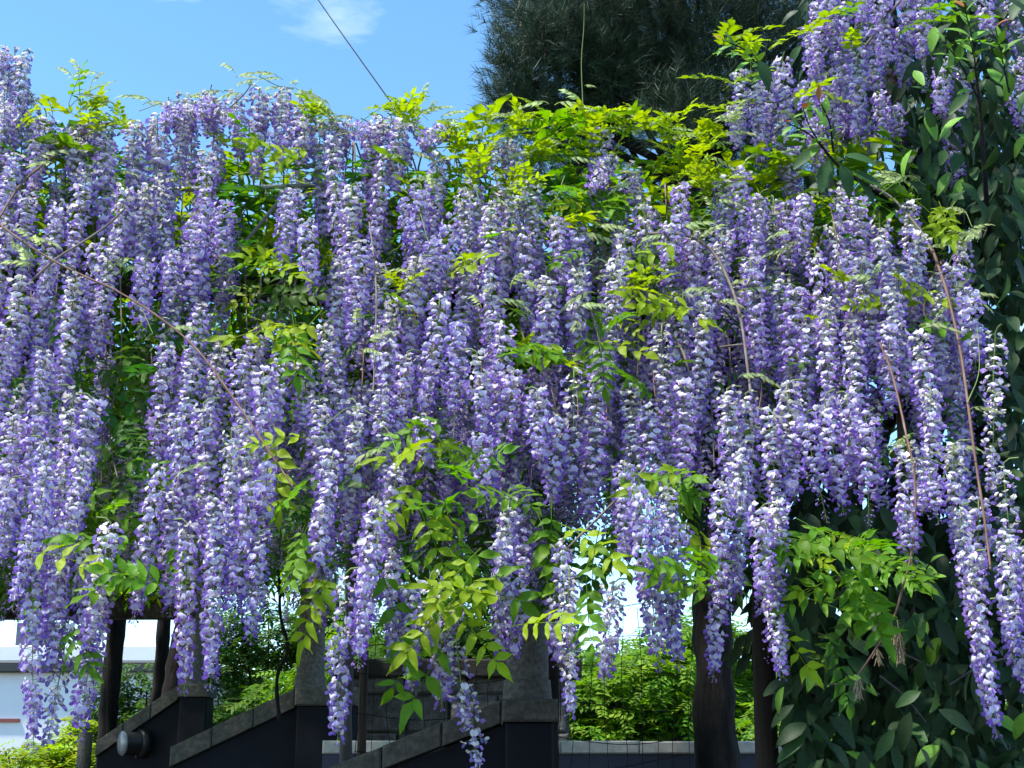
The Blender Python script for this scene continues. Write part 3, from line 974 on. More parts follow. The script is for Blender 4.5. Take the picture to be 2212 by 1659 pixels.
# (px, py, radius, kind, hero leaves, plain leaves, direction u upward / d hanging / s sideways)
PATCH = [(85, 250, 40, 'y', 2, 1, 'u'), (172, 190, 18, 'y', 2, 0, 'u'), (210, 245, 45, 'y', 2, 2, 'u'), (270, 270, 30, 'y', 1, 1, 'u'), (622, 325, 22, 'y', 3, 0, 's'),
         (535, 305, 25, 'y', 2, 1, 'u'), (520, 360, 25, 'g', 1, 1, 's'), (685, 245, 30, 'y', 1, 2, 'u'), (832, 220, 25, 'y', 2, 1, 'u'), (880, 235, 25, 'y', 0, 2, 'u'),
         (1000, 290, 45, 'y', 3, 3, 'u'), (1080, 262, 50, 'y', 3, 3, 'u'), (1160, 250, 45, 'y', 3, 3, 'u'), (1240, 275, 50, 'y', 3, 4, 'u'), (1310, 262, 45, 'y', 3, 3, 'u'),
         (1395, 255, 35, 'y', 2, 2, 'u'), (1470, 272, 40, 'y', 1, 3, 'u'), (1540, 285, 30, 'y', 1, 2, 'u'), (1000, 355, 50, 'y', 3, 3, 'u'), (1090, 360, 60, 'y', 4, 4, 'u'),
         (1190, 340, 50, 'y', 3, 3, 'u'), (1265, 345, 40, 'g', 2, 3, 'u'), (1345, 330, 25, 'y', 1, 1, 'u'), (1440, 335, 45, 'y', 3, 3, 'u'), (1500, 360, 40, 'y', 4, 3, 'u'),
         (1540, 385, 30, 'y', 1, 2, 'u'), (1280, 425, 50, 'g', 2, 4, 's'), (1340, 435, 30, 'g', 1, 2, 's'), (1230, 455, 30, 'y', 1, 2, 's'), (1040, 500, 25, 'y', 1, 1, 'u'),
         (905, 415, 15, 'y', 1, 0, 'u'), (950, 300, 25, 'y', 1, 1, 'u'), (1560, 100, 12, 'y', 0, 1, 'u'), (1225, 550, 20, 'g', 0, 1, 's'),
         (590, 570, 35, 'y', 2, 1, 's'), (540, 600, 45, 'k', 1, 4, 's'), (640, 600, 45, 'k', 1, 5, 's'), (600, 660, 40, 'g', 2, 3, 's'), (585, 705, 35, 'y', 3, 1, 's'),
         (630, 720, 35, 'g', 2, 2, 'd'), (400, 705, 28, 'g', 3, 1, 's'), (300, 770, 35, 'g', 2, 2, 's'), (265, 810, 25, 'g', 1, 1, 'd'), (300, 850, 25, 'g', 1, 1, 's'),
         (290, 690, 35, 'k', 0, 4, 's'), (330, 890, 30, 'k', 0, 3, 'd'), (285, 930, 35, 'k', 1, 3, 'd'), (325, 995, 20, 'g', 1, 1, 's'), (235, 1075, 25, 'g', 1, 1, 's'), (220, 985, 18, 'g', 1, 0, 'd'),
         (655, 770, 25, 'g', 1, 2, 'd'), (650, 880, 30, 'g', 1, 2, 's'), (610, 950, 22, 'y', 1, 1, 's'), (600, 985, 20, 'y', 1, 0, 'd'), (655, 1030, 22, 'g', 1, 1, 's'),
         (605, 1095, 16, 'g', 1, 0, 's'), (645, 1185, 28, 'g', 2, 1, 'd'), (672, 1265, 12, 'y', 1, 0, 'd'), (640, 1100, 30, 'k', 0, 4, 's'), (600, 1040, 30, 'k', 0, 3, 's'),
         (870, 590, 25, 'y', 1, 1, 'u'), (985, 582, 16, 'y', 2, 0, 's'), (860, 640, 25, 'g', 1, 2, 's'), (1385, 595, 35, 'y', 2, 2, 'u'), (1440, 640, 30, 'y', 3, 1, 's'), (1400, 540, 25, 'g', 1, 2, 's'),
         (1330, 690, 35, 'g', 1, 3, 's'), (1280, 760, 40, 'g', 2, 2, 'd'), (1190, 760, 35, 'g', 2, 2, 's'), (1130, 745, 22, 'g', 1, 1, 's'), (1385, 830, 16, 'g', 1, 0, 's'), (1330, 740, 20, 'y', 1, 0, 's'),
         (955, 960, 35, 'k', 1, 4, 's'), (885, 970, 18, 'y', 2, 0, 's'), (1005, 1005, 35, 'g', 2, 2, 's'), (920, 920, 20, 'g', 1, 1, 's'), (865, 1085, 22, 'y', 1, 1, 'd'), (965, 1095, 35, 'g', 2, 2, 's'),
         (925, 1150, 28, 'y', 2, 1, 'd'), (1000, 1150, 30, 'y', 2, 2, 's'), (1020, 1215, 45, 'g', 3, 3, 'd'), (1060, 1270, 30, 'y', 3, 1, 's'), (1000, 1290, 35, 'g', 2, 2, 's'), (942, 1335, 12, 'y', 1, 0, 'd'),
         (850, 1245, 30, 'g', 1, 3, 'd'), (1120, 1075, 35, 'g', 2, 2, 's'), (1180, 1155, 30, 'g', 2, 2, 'd'), (1235, 1155, 25, 'y', 2, 1, 's'), (1265, 1195, 22, 'y', 1, 1, 'd'), (1310, 1180, 35, 'k', 1, 4, 'd'),
         (1255, 1300, 14, 'g', 2, 0, 'd'), (1140, 1335, 18, 'y', 1, 1, 's'), (1040, 1375, 18, 'y', 2, 0, 'd'), (900, 1390, 22, 'g', 1, 1, 'd'), (950, 1420, 20, 'g', 1, 1, 'd'), (1110, 1385, 12, 'g', 0, 1, 'd'),
         (1425, 1030, 30, 'g', 2, 2, 's'), (1495, 1060, 20, 'g', 1, 1, 's'), (1490, 1100, 20, 'g', 0, 2, 'd'), (1530, 1195, 28, 'g', 2, 2, 's'), (1505, 1260, 22, 'g', 1, 1, 's'), (1350, 1150, 25, 'k', 0, 3, 'd'),
         (1820, 580, 22, 'y', 1, 1, 's'), (1990, 630, 22, 'y', 2, 0, 's'), (2050, 465, 25, 'y', 2, 1, 'd'), (1900, 655, 22, 'y', 1, 1, 's'), (2010, 705, 18, 'g', 1, 1, 's'), (1750, 680, 12, 'y', 0, 1, 's'),
         (1790, 1170, 45, 'g', 3, 2, 's'), (1870, 1180, 40, 'g', 2, 2, 's'), (1715, 1180, 20, 'g', 1, 1, 's'), (1930, 1215, 25, 'g', 1, 1, 's'), (1780, 1270, 30, 'g', 2, 1, 's'), (1860, 1270, 35, 'g', 2, 2, 'd'), (1800, 1390, 25, 'k', 1, 1, 'd'), (1720, 1380, 18, 'g', 1, 0, 'd'), (1600, 1230, 25, 'k', 0, 1, 'd'),
         (100, 1185, 18, 'y', 1, 1, 's'), (290, 1255, 22, 'g', 2, 1, 's'), (150, 1390, 18, 'g', 0, 2, 'd'), (70, 1330, 15, 'k', 0, 1, 'd'), (250, 1170, 15, 'g', 1, 0, 's'), (380, 1215, 10, 'g', 0, 1, 'd')]
nh = npn = 0
for px, py, rad, kind, h, n, dr in PATCH:
    if dr == 'u' and n > 1:
        n += 5; h += 1
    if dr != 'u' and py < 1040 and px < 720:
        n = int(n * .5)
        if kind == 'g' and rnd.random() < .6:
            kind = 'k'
    if py > 1040 and 780 < px < 1340:
        h, n = max(1, h - 1) if h else 0, n // 2
    for i in range(h + n):
        a, q = rnd.uniform(0, 6.28), rad * math.sqrt(rnd.random())
        x, y = px + q * math.cos(a), py + q * math.sin(a) * .8
        Y = depth(max(y - 130, 200)) + rnd.uniform(-.22, -.03) - (.03 if i < h else -.08)
        if kind == 'k':
            Y += .28
        az = rnd.uniform(-2.9, -.25)              # mostly toward the camera side
        if dr == 'u':
            d = Vector((math.cos(az) * .8, math.sin(az) * .8, rnd.uniform(.05, .85)))
        elif dr == 'd':
            d = Vector((math.cos(az) * .6, math.sin(az) * .5, rnd.uniform(-1.2, -.5)))
        else:
            d = Vector((math.cos(az), math.sin(az) * .7, rnd.uniform(-.45, .3)))
        d.normalize()
        up = Vector((rnd.uniform(-.5, .5), rnd.uniform(-.9, -.1), 1)) if dr == 'u' else Vector((rnd.uniform(-.6, .6), rnd.uniform(-1.6, -.5), .7))
        p = P(x, y, Y) - d * (.085 if dr == 'u' else .10)
        kk = kind if rnd.random() < .8 else rnd.choice('yg')
        if i < h:
            sz = rnd.uniform(.042, .060) if dr == 'u' else rnd.uniform(.060, .082)
            hero_leaf(vine, p, d, up, kk, sz, rnd.choice((3, 4, 4, 5)), rnd.uniform(.05, .35)); nh += 1
        else:
            plain_leaf(vine, p, d, up, kk, rnd.uniform(.55, .8) if dr == 'u' else rnd.uniform(.7, 1.0)); npn += 1
# young folded sprigs
SPRIG = [(150, 150), (200, 165), (240, 215), (130, 300), (90, 330), (290, 330), (320, 215), (410, 200), (470, 190), (520, 155), (540, 165), (600, 160), (630, 170), (655, 190), (690, 230),
         (720, 240), (760, 245), (880, 215), (930, 225), (960, 240), (985, 250), (1000, 265), (1050, 240), (1130, 240), (1190, 270), (1290, 250), (1330, 270), (1210, 215), (1250, 205), (1380, 245), (1420, 250), (1580, 250), (1600, 245),
         (870, 330), (930, 380), (1130, 400), (1180, 430), (1340, 360), (1070, 420), (1300, 480), (1060, 620), (1140, 600), (1290, 590), (880, 575), (770, 690), (790, 745), (1260, 650), (1100, 640), (820, 960), (440, 990), (430, 1060), (370, 700),
         (1940, 385), (1960, 375), (2090, 495), (2110, 500), (2115, 625), (2060, 640), (2085, 450), (1770, 480), (1630, 600), (1600, 620), (1610, 800), (1650, 805), (1560, 640), (1480, 480), (1540, 440), (1700, 490), (1880, 590), (2000, 690),
         (1980, 950), (2040, 960), (2030, 970), (1960, 930), (2110, 870), (1640, 320), (1730, 250), (1420, 500), (1130, 430), (60, 560), (30, 520), (240, 560), (90, 520), (1100, 330), (1040, 330), (1210, 300), (1450, 290), (1550, 300)]
SPRIG = SPRIG + [(x + rnd.uniform(-40, 40), y + rnd.uniform(-25, 40)) for x, y in SPRIG if y < 700]
for i, (x, y) in enumerate(SPRIG):
    v = vine if not (x > 1560 and y < 330) else vine2
    Y = depth(max(y - 100, 180)) - rnd.uniform(.06, .16) if v is vine else 4.75
    az = rnd.uniform(-2.9, -.25)
    d = Vector((math.cos(az), math.sin(az) * .5, rnd.uniform(.2, 1.0))).normalized()
    plain_leaf(v, P(x, y, Y) - d * .03, d, (0, -.3, 1), 'c', rnd.uniform(.8, 1.35), CURLED)
print('leaves', nh, npn)

# the roof of leaves over the pergola and leaves inside the mass
LOWL = [joined_leaf(700 + i, .06, 4, .2 + .15 * (i % 3), .1, False, .45) for i in range(5)]
LOWL = [(np.concatenate(m.v), np.concatenate(m.f)) for m in LOWL]
def mass_leaf(mb, p, d, up, col, s=1.0):
    v, f = LOWL[rnd.randrange(5)]
    A = np.array(frame(d, up)) * s
    mb.add(v @ A.T + np.array(p), f, np.array(col[:3]))
def rnd_dir(zlo=-.5, zhi=.6):
    a = rnd.uniform(0, 6.28)
    return Vector((math.cos(a), math.sin(a), rnd.uniform(zlo, zhi))).normalized()
for i in range(6200):
    Y = 5.0 + 9.4 * rnd.random() ** 1.15
    xr = interp(Y, [(5, 1.7), (7.5, 1.0), (9.3, .35), (9.6, -.9), (14.4, -2.6)])
    xl = interp(Y, [(5, -4.4), (14.4, -8.5)])
    x = rnd.uniform(xl, xr)
    z = interp(Y, [(5, 3.85), (6, 3.8), (9, 3.62), (14.4, 3.6)]) + rnd.uniform(-.22, .12)
    mass_leaf(lm, (x, Y, z), rnd_dir(), (rnd.uniform(-.5, .5), rnd.uniform(-.5, .5), 1), leaf_color(rnd.choice('ggky')), rnd.uniform(1.4, 2.1))
for i in range(260):       # inside the curtain
    x = rnd.uniform(-60, 2080)
    lo, hi_ = interp(x, RIDGE) + 60, interp(x, LOW) - 150
    y = rnd.uniform(lo, hi_)
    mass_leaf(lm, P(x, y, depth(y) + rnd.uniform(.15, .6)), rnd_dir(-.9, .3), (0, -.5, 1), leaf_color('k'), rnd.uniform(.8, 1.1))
for i in range(260):
    Y = rnd.uniform(5.4, 9.0)
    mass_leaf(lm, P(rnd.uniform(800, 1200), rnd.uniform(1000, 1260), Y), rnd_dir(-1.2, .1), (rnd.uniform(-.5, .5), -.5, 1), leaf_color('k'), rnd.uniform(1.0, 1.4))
for i in range(900):       # leaves hanging under the roof, in its shade
    Y = rnd.uniform(5.3, 11.5); x = rnd.uniform(-.42, .045 if Y < 9 else -.01) * Y
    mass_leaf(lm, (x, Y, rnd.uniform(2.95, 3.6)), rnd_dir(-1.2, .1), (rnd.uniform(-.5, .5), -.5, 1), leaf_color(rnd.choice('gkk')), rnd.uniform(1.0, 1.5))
o = lm.obj('leaf_mass', M_leafmass, vine, colors=True); o.location = -loc_of(vine); o['kind'] = 'stuff'

# ------------------------------------------------------------------ canes and trunks of the wisteria
def cane(v, pts, r0, r1=None, mat=M_cane, name='cane', n=7):
    mb = MB(); tube(mb, spline(pts, n), r0 * .82, (r1 or r0 * .8) * .82, 7, wob=.09)
    o = mb.obj(name, mat, v); o.location = -loc_of(v); return o
def px_cane(v, pxs, dy, r0, r1=None, mat=M_cane, Yf=None):
    pts = []
    for q in pxs:
        Y = (Yf if Yf else depth(max(q[1] - 120, 180)) + dy)
        pts.append(P(q[0], q[1], Y))
    return cane(v, pts, r0, r1, mat)
px_cane(vine, [(-30, 520), (40, 405), (100, 350), (150, 310), (200, 278), (262, 262), (305, 278)], -.14, .0052, .004, M_redcane)
px_cane(vine, [(70, 605), (120, 560), (175, 525), (230, 488), (270, 450)], -.14, .0052, .0042)
px_cane(vine, [(-20, 470), (40, 515), (110, 560), (185, 598), (255, 630), (350, 690), (430, 760), (510, 868), (575, 965), (632, 1050)], -.16, .0050, .0032, M_redcane)
px_cane(vine, [(798, 480), (808, 560), (813, 640), (810, 760), (806, 850)], -.12, .0036, .0030)
px_cane(vine, [(1400, 505), (1480, 508), (1540, 545), (1580, 620), (1602, 700), (1613, 780), (1622, 850)], -.12, .0072, .0052)
px_cane(vine, [(1555, 750), (1600, 745), (1700, 742), (1760, 745)], .05, .0048)
px_cane(vine, [(2015, 540), (2048, 640), (2075, 760), (2092, 880), (2108, 1000), (2125, 1110), (2140, 1230)], -.13, .0062, .0042, M_redcane)
px_cane(vine, [(1900, 740), (1925, 800), (1945, 880), (1960, 950), (1975, 1010)], -.12, .0046, .0042, M_redcane)
c7 = [(1975, 1010), (1978, 1100), (1968, 1200), (1950, 1268), (1930, 1335), (1890, 1405), (1853, 1458)]
px_cane(vine, c7, -.12, .0046, .0030, M_redcane, Yf=3.93)
px_cane(vine, [(455, 280), (490, 240), (530, 200), (545, 175)], -.05, .0042, .003)
px_cane(vine, [(1200, 520), (1245, 590), (1280, 680), (1300, 760)], -.06, .0042)
px_cane(vine, [(1395, 1010), (1330, 1080), (1240, 1170), (1190, 1220)], -.02, .0045)
px_cane(vine, [(1400, 720), (1440, 715), (1475, 760), (1490, 830), (1470, 880), (1400, 930)], .02, .0048)
px_cane(vine, [(1390, 930), (1410, 900), (1460, 880), (1520, 860)], .04, .0055)
px_cane(vine, [(880, 560), (895, 610), (870, 660), (855, 700)], -.05, .0034)
px_cane(vine, [(400, 950), (390, 1010), (378, 1070)], -.1, .003, .002)
px_cane(vine, [(1795, 450), (1808, 520), (1812, 600)], -.13, .0034)
px_cane(vine, [(1880, 400), (1930, 430), (1990, 500), (2015, 545)], -.1, .0052, .0048)
# green shoots
for pts in ([(1262, 290), (1258, 200), (1256, 130), (1261, 60), (1262, 8)],):
    o = px_cane(vine, pts, -.05, .0030, .0011, M_stem, Yf=4.8); o.name = 'shoot'
for (x, y, dx) in ((1259, 140, -18), (1262, 185, 14), (1257, 100, 10), (1263, 45, -8)):
    d = Vector((dx * .06, -.2, .6)).normalized()
    plain_leaf(vine, P(x, y, 4.8), d, (0, -.3, 1), 'c', .45, CURLED)
SHOOTS = [[(860, 400), (900, 440), (925, 520), (960, 590)], [(1240, 600), (1290, 560), (1330, 590), (1350, 640)], [(690, 930), (760, 880), (830, 920), (870, 1010)], [(100, 290), (180, 300), (250, 330)],
          [(480, 215), (530, 260), (560, 300)], [(1900, 420), (1960, 380), (2000, 400)], [(560, 165), (600, 185), (640, 190)], [(170, 150), (172, 200), (176, 260)], [(1220, 380), (1190, 440), (1100, 470)], [(2040, 480), (2080, 455), (2100, 490)],
          [(2090, 870), (2115, 800), (2110, 700)], [(600, 350), (640, 390), (680, 400)], [(1550, 440), (1510, 480), (1490, 520)], [(1950, 1000), (2000, 990), (2050, 1010)], [(300, 240), (360, 220), (420, 225), (460, 250)], [(240, 620), (300, 660), (330, 720)]]
for s in SHOOTS:
    o = px_cane(vine, s, -.14, .0022, .0013, M_stem); o.name = 'shoot'
# withered clusters on the bare cane end
def withered(p, L):
    mb = MB(); r = rng
    tube(mb, [p, p + Vector((.004, 0, -L * .5)), p + Vector((0, 0, -L))], .0016, .001, 4)
    for i in range(int(L * 650)):
        t = r.uniform(.3, 1); a = r.uniform(0, 6.28); rad = .008 * math.sin(min(1, (t - .25) * 1.6) * 2.4) + .002
        q = p + Vector((rad * math.cos(a), rad * math.sin(a), -L * t))
        e = q + Vector((.007 * math.cos(a), .007 * math.sin(a), -.010))
        tube(mb, [q - Vector((0, 0, -.006)), (q + e) / 2, e], .0016, .0009, 3)
    o = mb.obj('withered_raceme', M_dry, vine); o.location = -loc_of(vine)
for x, y, L in ((1853, 1456, .066), (1926, 1343, .092), (1938, 1338, .12), (1895, 1396, .045)):
    withered(P(x, y, 3.93), L)
# hidden carrying canes of the curtain: from the roof edge down behind the clusters
for i in range(44):
    x = -40 + i * 49 + rnd.uniform(-12, 12)
    ya, yb = interp(x, RIDGE) + 60, interp(x, LOW) - 220
    if yb < ya + 120: continue
    pts = []
    for k, t in enumerate(np.linspace(0, 1, 6)):
        y = ya + (yb - ya) * t
        pts.append(P(x + rnd.uniform(-25, 25), y, depth(y - 230) + .16 + rnd.uniform(-.03, .08)))
    first = pts[0]
    pts.insert(0, Vector((first.x + rnd.uniform(-.2, .2), first.y + .7, 3.78)))
    cane(vine, pts, .0048, .0022, rnd.choice((M_cane, M_cane, M_redcane)), n=4)
# main stems twisting up from the ground to the roof
def stem(v, px, Y, r0, r1, lean, mat, name='trunk', ztop=3.75, ph=0.0, amp=.05):
    x = X_at(px, Y)
    pts = [(x + lean * (z / ztop) + amp * math.sin(z * 2.1 + ph), Y + amp * math.cos(z * 1.7 + ph) - amp, z) for z in np.linspace(-.02, ztop, 8)]
    mb = MB(); tube(mb, spline(pts, 5), r0, r1, 12, wob=.07)
    o = mb.obj(name, mat, v); o.location = -loc_of(v)
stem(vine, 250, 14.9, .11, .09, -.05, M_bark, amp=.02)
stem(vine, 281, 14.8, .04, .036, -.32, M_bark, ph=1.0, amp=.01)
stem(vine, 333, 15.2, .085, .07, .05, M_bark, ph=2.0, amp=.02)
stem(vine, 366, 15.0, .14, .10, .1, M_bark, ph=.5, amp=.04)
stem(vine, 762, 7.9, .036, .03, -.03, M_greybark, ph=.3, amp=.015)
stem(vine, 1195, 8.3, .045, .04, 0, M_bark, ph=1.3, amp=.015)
x_, Y_ = 0, 10.9
cane(vine, [P(604, 1560, 10.9), P(598, 1490, 10.9), P(602, 1450, 10.9), P(622, 1400, 10.9), P(606, 1330, 10.9), P(603, 1250, 10.9), P(590, 1140, 10.9)], .019, .012, M_bark)
# branches of the climbing wisteria on the right
cane(vine2, [(1.62, 5.9, -.02), (1.66, 5.85, 1.2), (1.60, 5.7, 2.4), (1.55, 5.5, 3.3), P(1760, 300, 5.2), P(1810, 180, 5.15), P(1845, 90, 5.1), P(1860, -60, 5.1)], .03, .007, M_cane)
cane(vine2, [P(1760, 300, 5.2), P(1700, 240, 5.0), P(1640, 190, 4.95), P(1600, 165, 4.95)], .007, .004, M_cane)
cane(vine2, [P(1810, 180, 5.15), P(1900, 60, 5.05), P(1980, -30, 5.0), P(2100, -60, 5.0), P(2190, -30, 5.0)], .007, .004, M_cane)
cane(vine2, [P(1900, 60, 5.05), P(2000, 130, 5.05), P(2060, 290, 5.0)], .004, .002, M_cane)
for (px, py, rad, kind, h, n) in ((1570, 90, 22, 'y', 1, 2), (1600, 150, 25, 'y', 1, 2), (1740, 200, 15, 'y', 1, 0), (1740, 70, 15, 'y', 1, 1), (1990, 40, 30, 'g', 1, 2), (1860, 120, 20, 'y', 1, 0), (2060, 60, 30, 'g', 1, 2), (1560, 240, 15, 'y', 0, 2), (1830, 20, 20, 'g', 1, 1), (1720, 215, 12, 'y', 1, 0)):
    for i in range(h + n):
        p = P(px + rnd.uniform(-rad, rad), py + rnd.uniform(-rad, rad), rnd.uniform(4.65, 4.85)); d = rnd_dir(-.2, .9); d.y = -abs(d.y)
        (hero_leaf if i < h else plain_leaf)(vine2, p - d * .06, d, (0, -.5, 1), kind)

# ================================================================== broad-leaved evergreen on the right
ever = thing('evergreen_tree', 'dark broad-leaved evergreen tree with long drooping glossy leaves and reddish shoot tips', 'tree', (X_at(1960, 5.9), 5.9, 0))
def lleaf(L, w, seed, curl):
    v, f = [], None
    t = np.linspace(0, 1, 7)
    prof = np.interp(t, [0, .1, .33, .55, .78, .92, 1], [.05, .52, .98, .95, .5, .15, 0])
    ang = -curl * t
    x = np.concatenate([[0], np.cumsum(np.cos(ang[1:]) / 6)]) * L
    z = np.concatenate([[0], np.cumsum(np.sin(ang[1:]) / 6)]) * L
    for i in range(7):
        for s in (-1, 0, 1):
            v.append((x[i], s * w / 2 * prof[i], z[i] + abs(s) * w * .13 * prof[i]))
    return np.array(v), grid_faces(3, 7)
LL = [lleaf(1, .33 + .04 * (i % 3), i, .25 + .22 * (i % 4)) for i in range(8)]
LLM = []
for v, f in LL:
    mb = MB(); mb.add(v, f); LLM.append(mb.mesh('leaf', M_laurel))
def lcol(kind):
    j = rnd.uniform(.75, 1.25)
    b = {'d': (.024, .050, .019), 'm': (.032, .078, .022), 'n': (.13, .27, .035), 'o': (.33, .12, .03)}[kind]
    return (b[0] * j, b[1] * j, b[2] * j, 1)
def ever_leaf(p, d, up, L, kind):
    m = Matrix.Translation(Vector(p) - loc_of(ever)) @ frame(d, up).to_4x4() @ Matrix.Diagonal((L, L, L, 1))
    o = link('leaf', LLM[rnd.randrange(8)], ever, m); o.color = lcol(kind)
em = MB()
def ever_mass(p, d, up, L, kind):
    v, f = LL[rnd.randrange(8)]
    A = np.array(frame(d, up)) * L
    em.add(v @ A.T + np.array(p), f, np.array(lcol(kind)[:3]))
def branch(pts, r0, r1=None, mat=M_bark):
    mb = MB(); tube(mb, spline(pts, 6), r0, r1 or r0 * .6, 7, wob=.06)
    o = mb.obj('branch', mat, ever); o.location = -loc_of(ever)
def spray(tip, base, n, L, kind, tipkind=None, r=.0035, show=True):
    """a twig with leaves along it, tip leaves upward when young"""
    tip, base = Vector(tip), Vector(base)
    branch([base, (tip + base) / 2 + Vector((rnd.uniform(-.02, .02), 0, .015)), tip], r, r * .5)
    ax = (tip - base).normalized()
    for i in range(n):
        t = .25 + .75 * i / max(1, n - 1)
        p = base + (tip - base) * t
        a = i * 2.4 + rnd.uniform(-.4, .4)
        s1 = ax.cross(Vector((0, 1, .2))).normalized(); s2 = ax.cross(s1)
        o = s1 * math.cos(a) + s2 * math.sin(a)
        young = kind == 'n'
        d = (o + ax * (.9 if young else .35) + Vector((0, -.25, .0 if young else -1.0))).normalized()
        k = tipkind if (tipkind and i >= n - 1) else kind
        ever_leaf(p, d, Vector((rnd.uniform(-.3, .3), -.7, .8)), L * rnd.uniform(.8, 1.15) * (.7 if (young and t > .8) else 1), k)
cnt0 = len(ever.children)
# trunk and main limbs
tx = X_at(1960, 5.9)
branch([(tx, 5.9, -.02), (tx + .05, 5.9, 1.2), (tx + .0, 5.85, 2.4), (tx + .15, 5.8, 3.6), (tx + .1, 5.8, 5.2)], .11, .04)
for (px, py, Y) in ((1700, 1250, 5.2), (1850, 1400, 4.9), (2050, 1450, 4.8), (2180, 1300, 4.8), (2150, 900, 4.9), (2180, 500, 4.9), (2000, 300, 5.1), (2150, 150, 5.0), (1750, 1500, 5.3), (1950, 1100, 5.2), (1900, 1600, 5.0)):
    q = P(px, py, Y)
    branch([(tx, 5.88, max(.3, q.z - .5)), ((tx + q.x) / 2, (5.88 + Y) / 2, q.z - .1), q], .022, .007)
# hand placed sprays in front
spray(P(1768, 215, 4.28), P(1800, 330, 4.42), 8, .078, 'n', 'o')
spray(P(1735, 235, 4.28), P(1790, 335, 4.42), 7, .075, 'n', 'o')
spray(P(1700, 265, 4.25), P(1790, 335, 4.42), 7, .074, 'n', 'o')
spray(P(1560, 85, 4.5), P(1640, 150, 4.6), 8, .072, 'n', 'o')
spray(P(1630, 120, 4.5), P(1660, 180, 4.6), 7, .072, 'n', 'n')
branch([P(1785, 330, 4.42), P(1830, 375, 4.7), P(1900, 420, 5.0), P(2000, 520, 5.5)], .005, .012)
for (x, y, dx, dz, L) in ((1765, 320, -.7, -.6, .14), (1792, 345, -.35, -1, .15), (1820, 335, .9, -.2, .14), (1815, 355, .35, -1, .135), (1840, 370, .8, -.5, .13), (1850, 385, .7, -.8, .12), (1640, 130, .3, -1, .13)):
    ever_leaf(P(x, y, 4.42), Vector((dx, -.25, dz)).normalized(), Vector((.1, -.9, .7)), L, 'm')
spray(P(2083, 15, 4.4), P(2110, 180, 4.5), 11, .09, 'n', 'o')
spray(P(2150, 60, 4.4), P(2180, 200, 4.5), 10, .09, 'n', 'o')
spray(P(2040, 90, 4.45), P(2120, 230, 4.6), 8, .09, 'n', 'n')
branch([P(2110, 180, 4.6), P(2120, 280, 4.65), P(2130, 420, 4.75), P(2150, 600, 5.0)], .006, .011)
for (x, y, k) in ((1980, 1190, 'n'), (2010, 1215, 'n'), (1950, 1150, 'm'), (1930, 1190, 'n')):
    spray(P(x, y, 4.25), P(x - 10, y + 60, 4.5), 5, .085, k, None)
def fill_area(poly, n, Y0, Y1, kinds, Lr, inst):
    xs = [q[0] for q in poly]; ys = [q[1] for q in poly]
    def inside(x, y):
        c = False; j = len(poly) - 1
        for i in range(len(poly)):
            if (poly[i][1] > y) != (poly[j][1] > y) and x < (poly[j][0] - poly[i][0]) * (y - poly[i][1]) / (poly[j][1] - poly[i][1]) + poly[i][0]:
                c = not c
            j = i
        return c
    k = 0
    while k < n:
        x, y = rnd.uniform(min(xs), max(xs)), rnd.uniform(min(ys), max(ys))
        if not inside(x, y): continue
        a = rnd.uniform(0, 6.28)
        d = Vector((math.cos(a) * .6, math.sin(a) * .45 - .15, rnd.uniform(-1.1, -.1))).normalized()
        up = Vector((rnd.uniform(-.5, .5), rnd.uniform(-1.2, -.3), .8))
        (ever_leaf if inst else ever_mass)(P(x, y, rnd.uniform(Y0, Y1)), d, up, rnd.uniform(*Lr), rnd.choice(kinds))
        k += 1
LOWR = [(1690, 1120), (1760, 1080), (1900, 1090), (2080, 1150), (2230, 1100), (2230, 1680), (1700, 1680), (1690, 1400)]
RIGHT = [(2090, 420), (2230, 300), (2230, 1150), (2110, 1150)]
TOPR = [(1940, 140), (2000, 60), (2100, -20), (2230, -20), (2230, 460), (2060, 440), (1960, 400)]
fill_area(LOWR, 105, 4.45, 4.75, 'dddmmmn', (.10, .15), True)
fill_area(RIGHT, 42, 4.5, 4.8, 'dddm', (.10, .15), True)
fill_area(TOPR, 55, 4.5, 4.85, 'dmmn', (.09, .14), True)
fill_area([(1480, 950), (1560, 900), (1560, 1180), (1500, 1160)], 12, 4.75, 5.0, 'd', (.10, .14), True)
fill_area(LOWR, 1900, 4.75, 6.3, 'dddm', (.10, .15), False)
fill_area(RIGHT, 800, 4.8, 6.3, 'dddm', (.10, .15), False)
fill_area(TOPR, 700, 4.9, 6.3, 'ddm', (.09, .15), False)
fill_area([(1720, 40), (1760, -80), (2230, -80), (2230, 560), (1750, 600)], 1100, 5.35, 6.4, 'ddm', (.10, .15), False)
fill_area([(1640, 800), (2120, 600), (2120, 1180), (1700, 1180)], 650, 5.2, 6.4, 'dd', (.10, .15), False)
fill_area([(1880, 380), (2120, 400), (2120, 700), (1900, 600)], 220, 5.2, 6.3, 'dd', (.10, .15), False)
fill_area([(1380, 480), (1760, 460), (1760, 1000), (1500, 1120), (1380, 900)], 620, 5.4, 6.5, 'dd', (.11, .16), False)
fill_area([(1585, 1080), (1720, 1080), (1720, 1480), (1600, 1400)], 90, 5.85, 6.4, 'dd', (.11, .16), False)
fill_area([(1480, 900), (1740, 900), (1740, 1150), (1600, 1250), (1500, 1160)], 90, 4.9, 5.6, 'dd', (.10, .14), False)
fill_area([(1700, -600), (2400, -600), (2600, 1700), (2230, 1700), (2230, 0), (1750, 0)], 900, 5.0, 6.6, 'ddm', (.10, .15), False)
o = em.obj('foliage', M_laurelmass, ever, colors=True); o.location = -loc_of(ever); o['kind'] = 'stuff'
print('evergreen parts', len(ever.children))
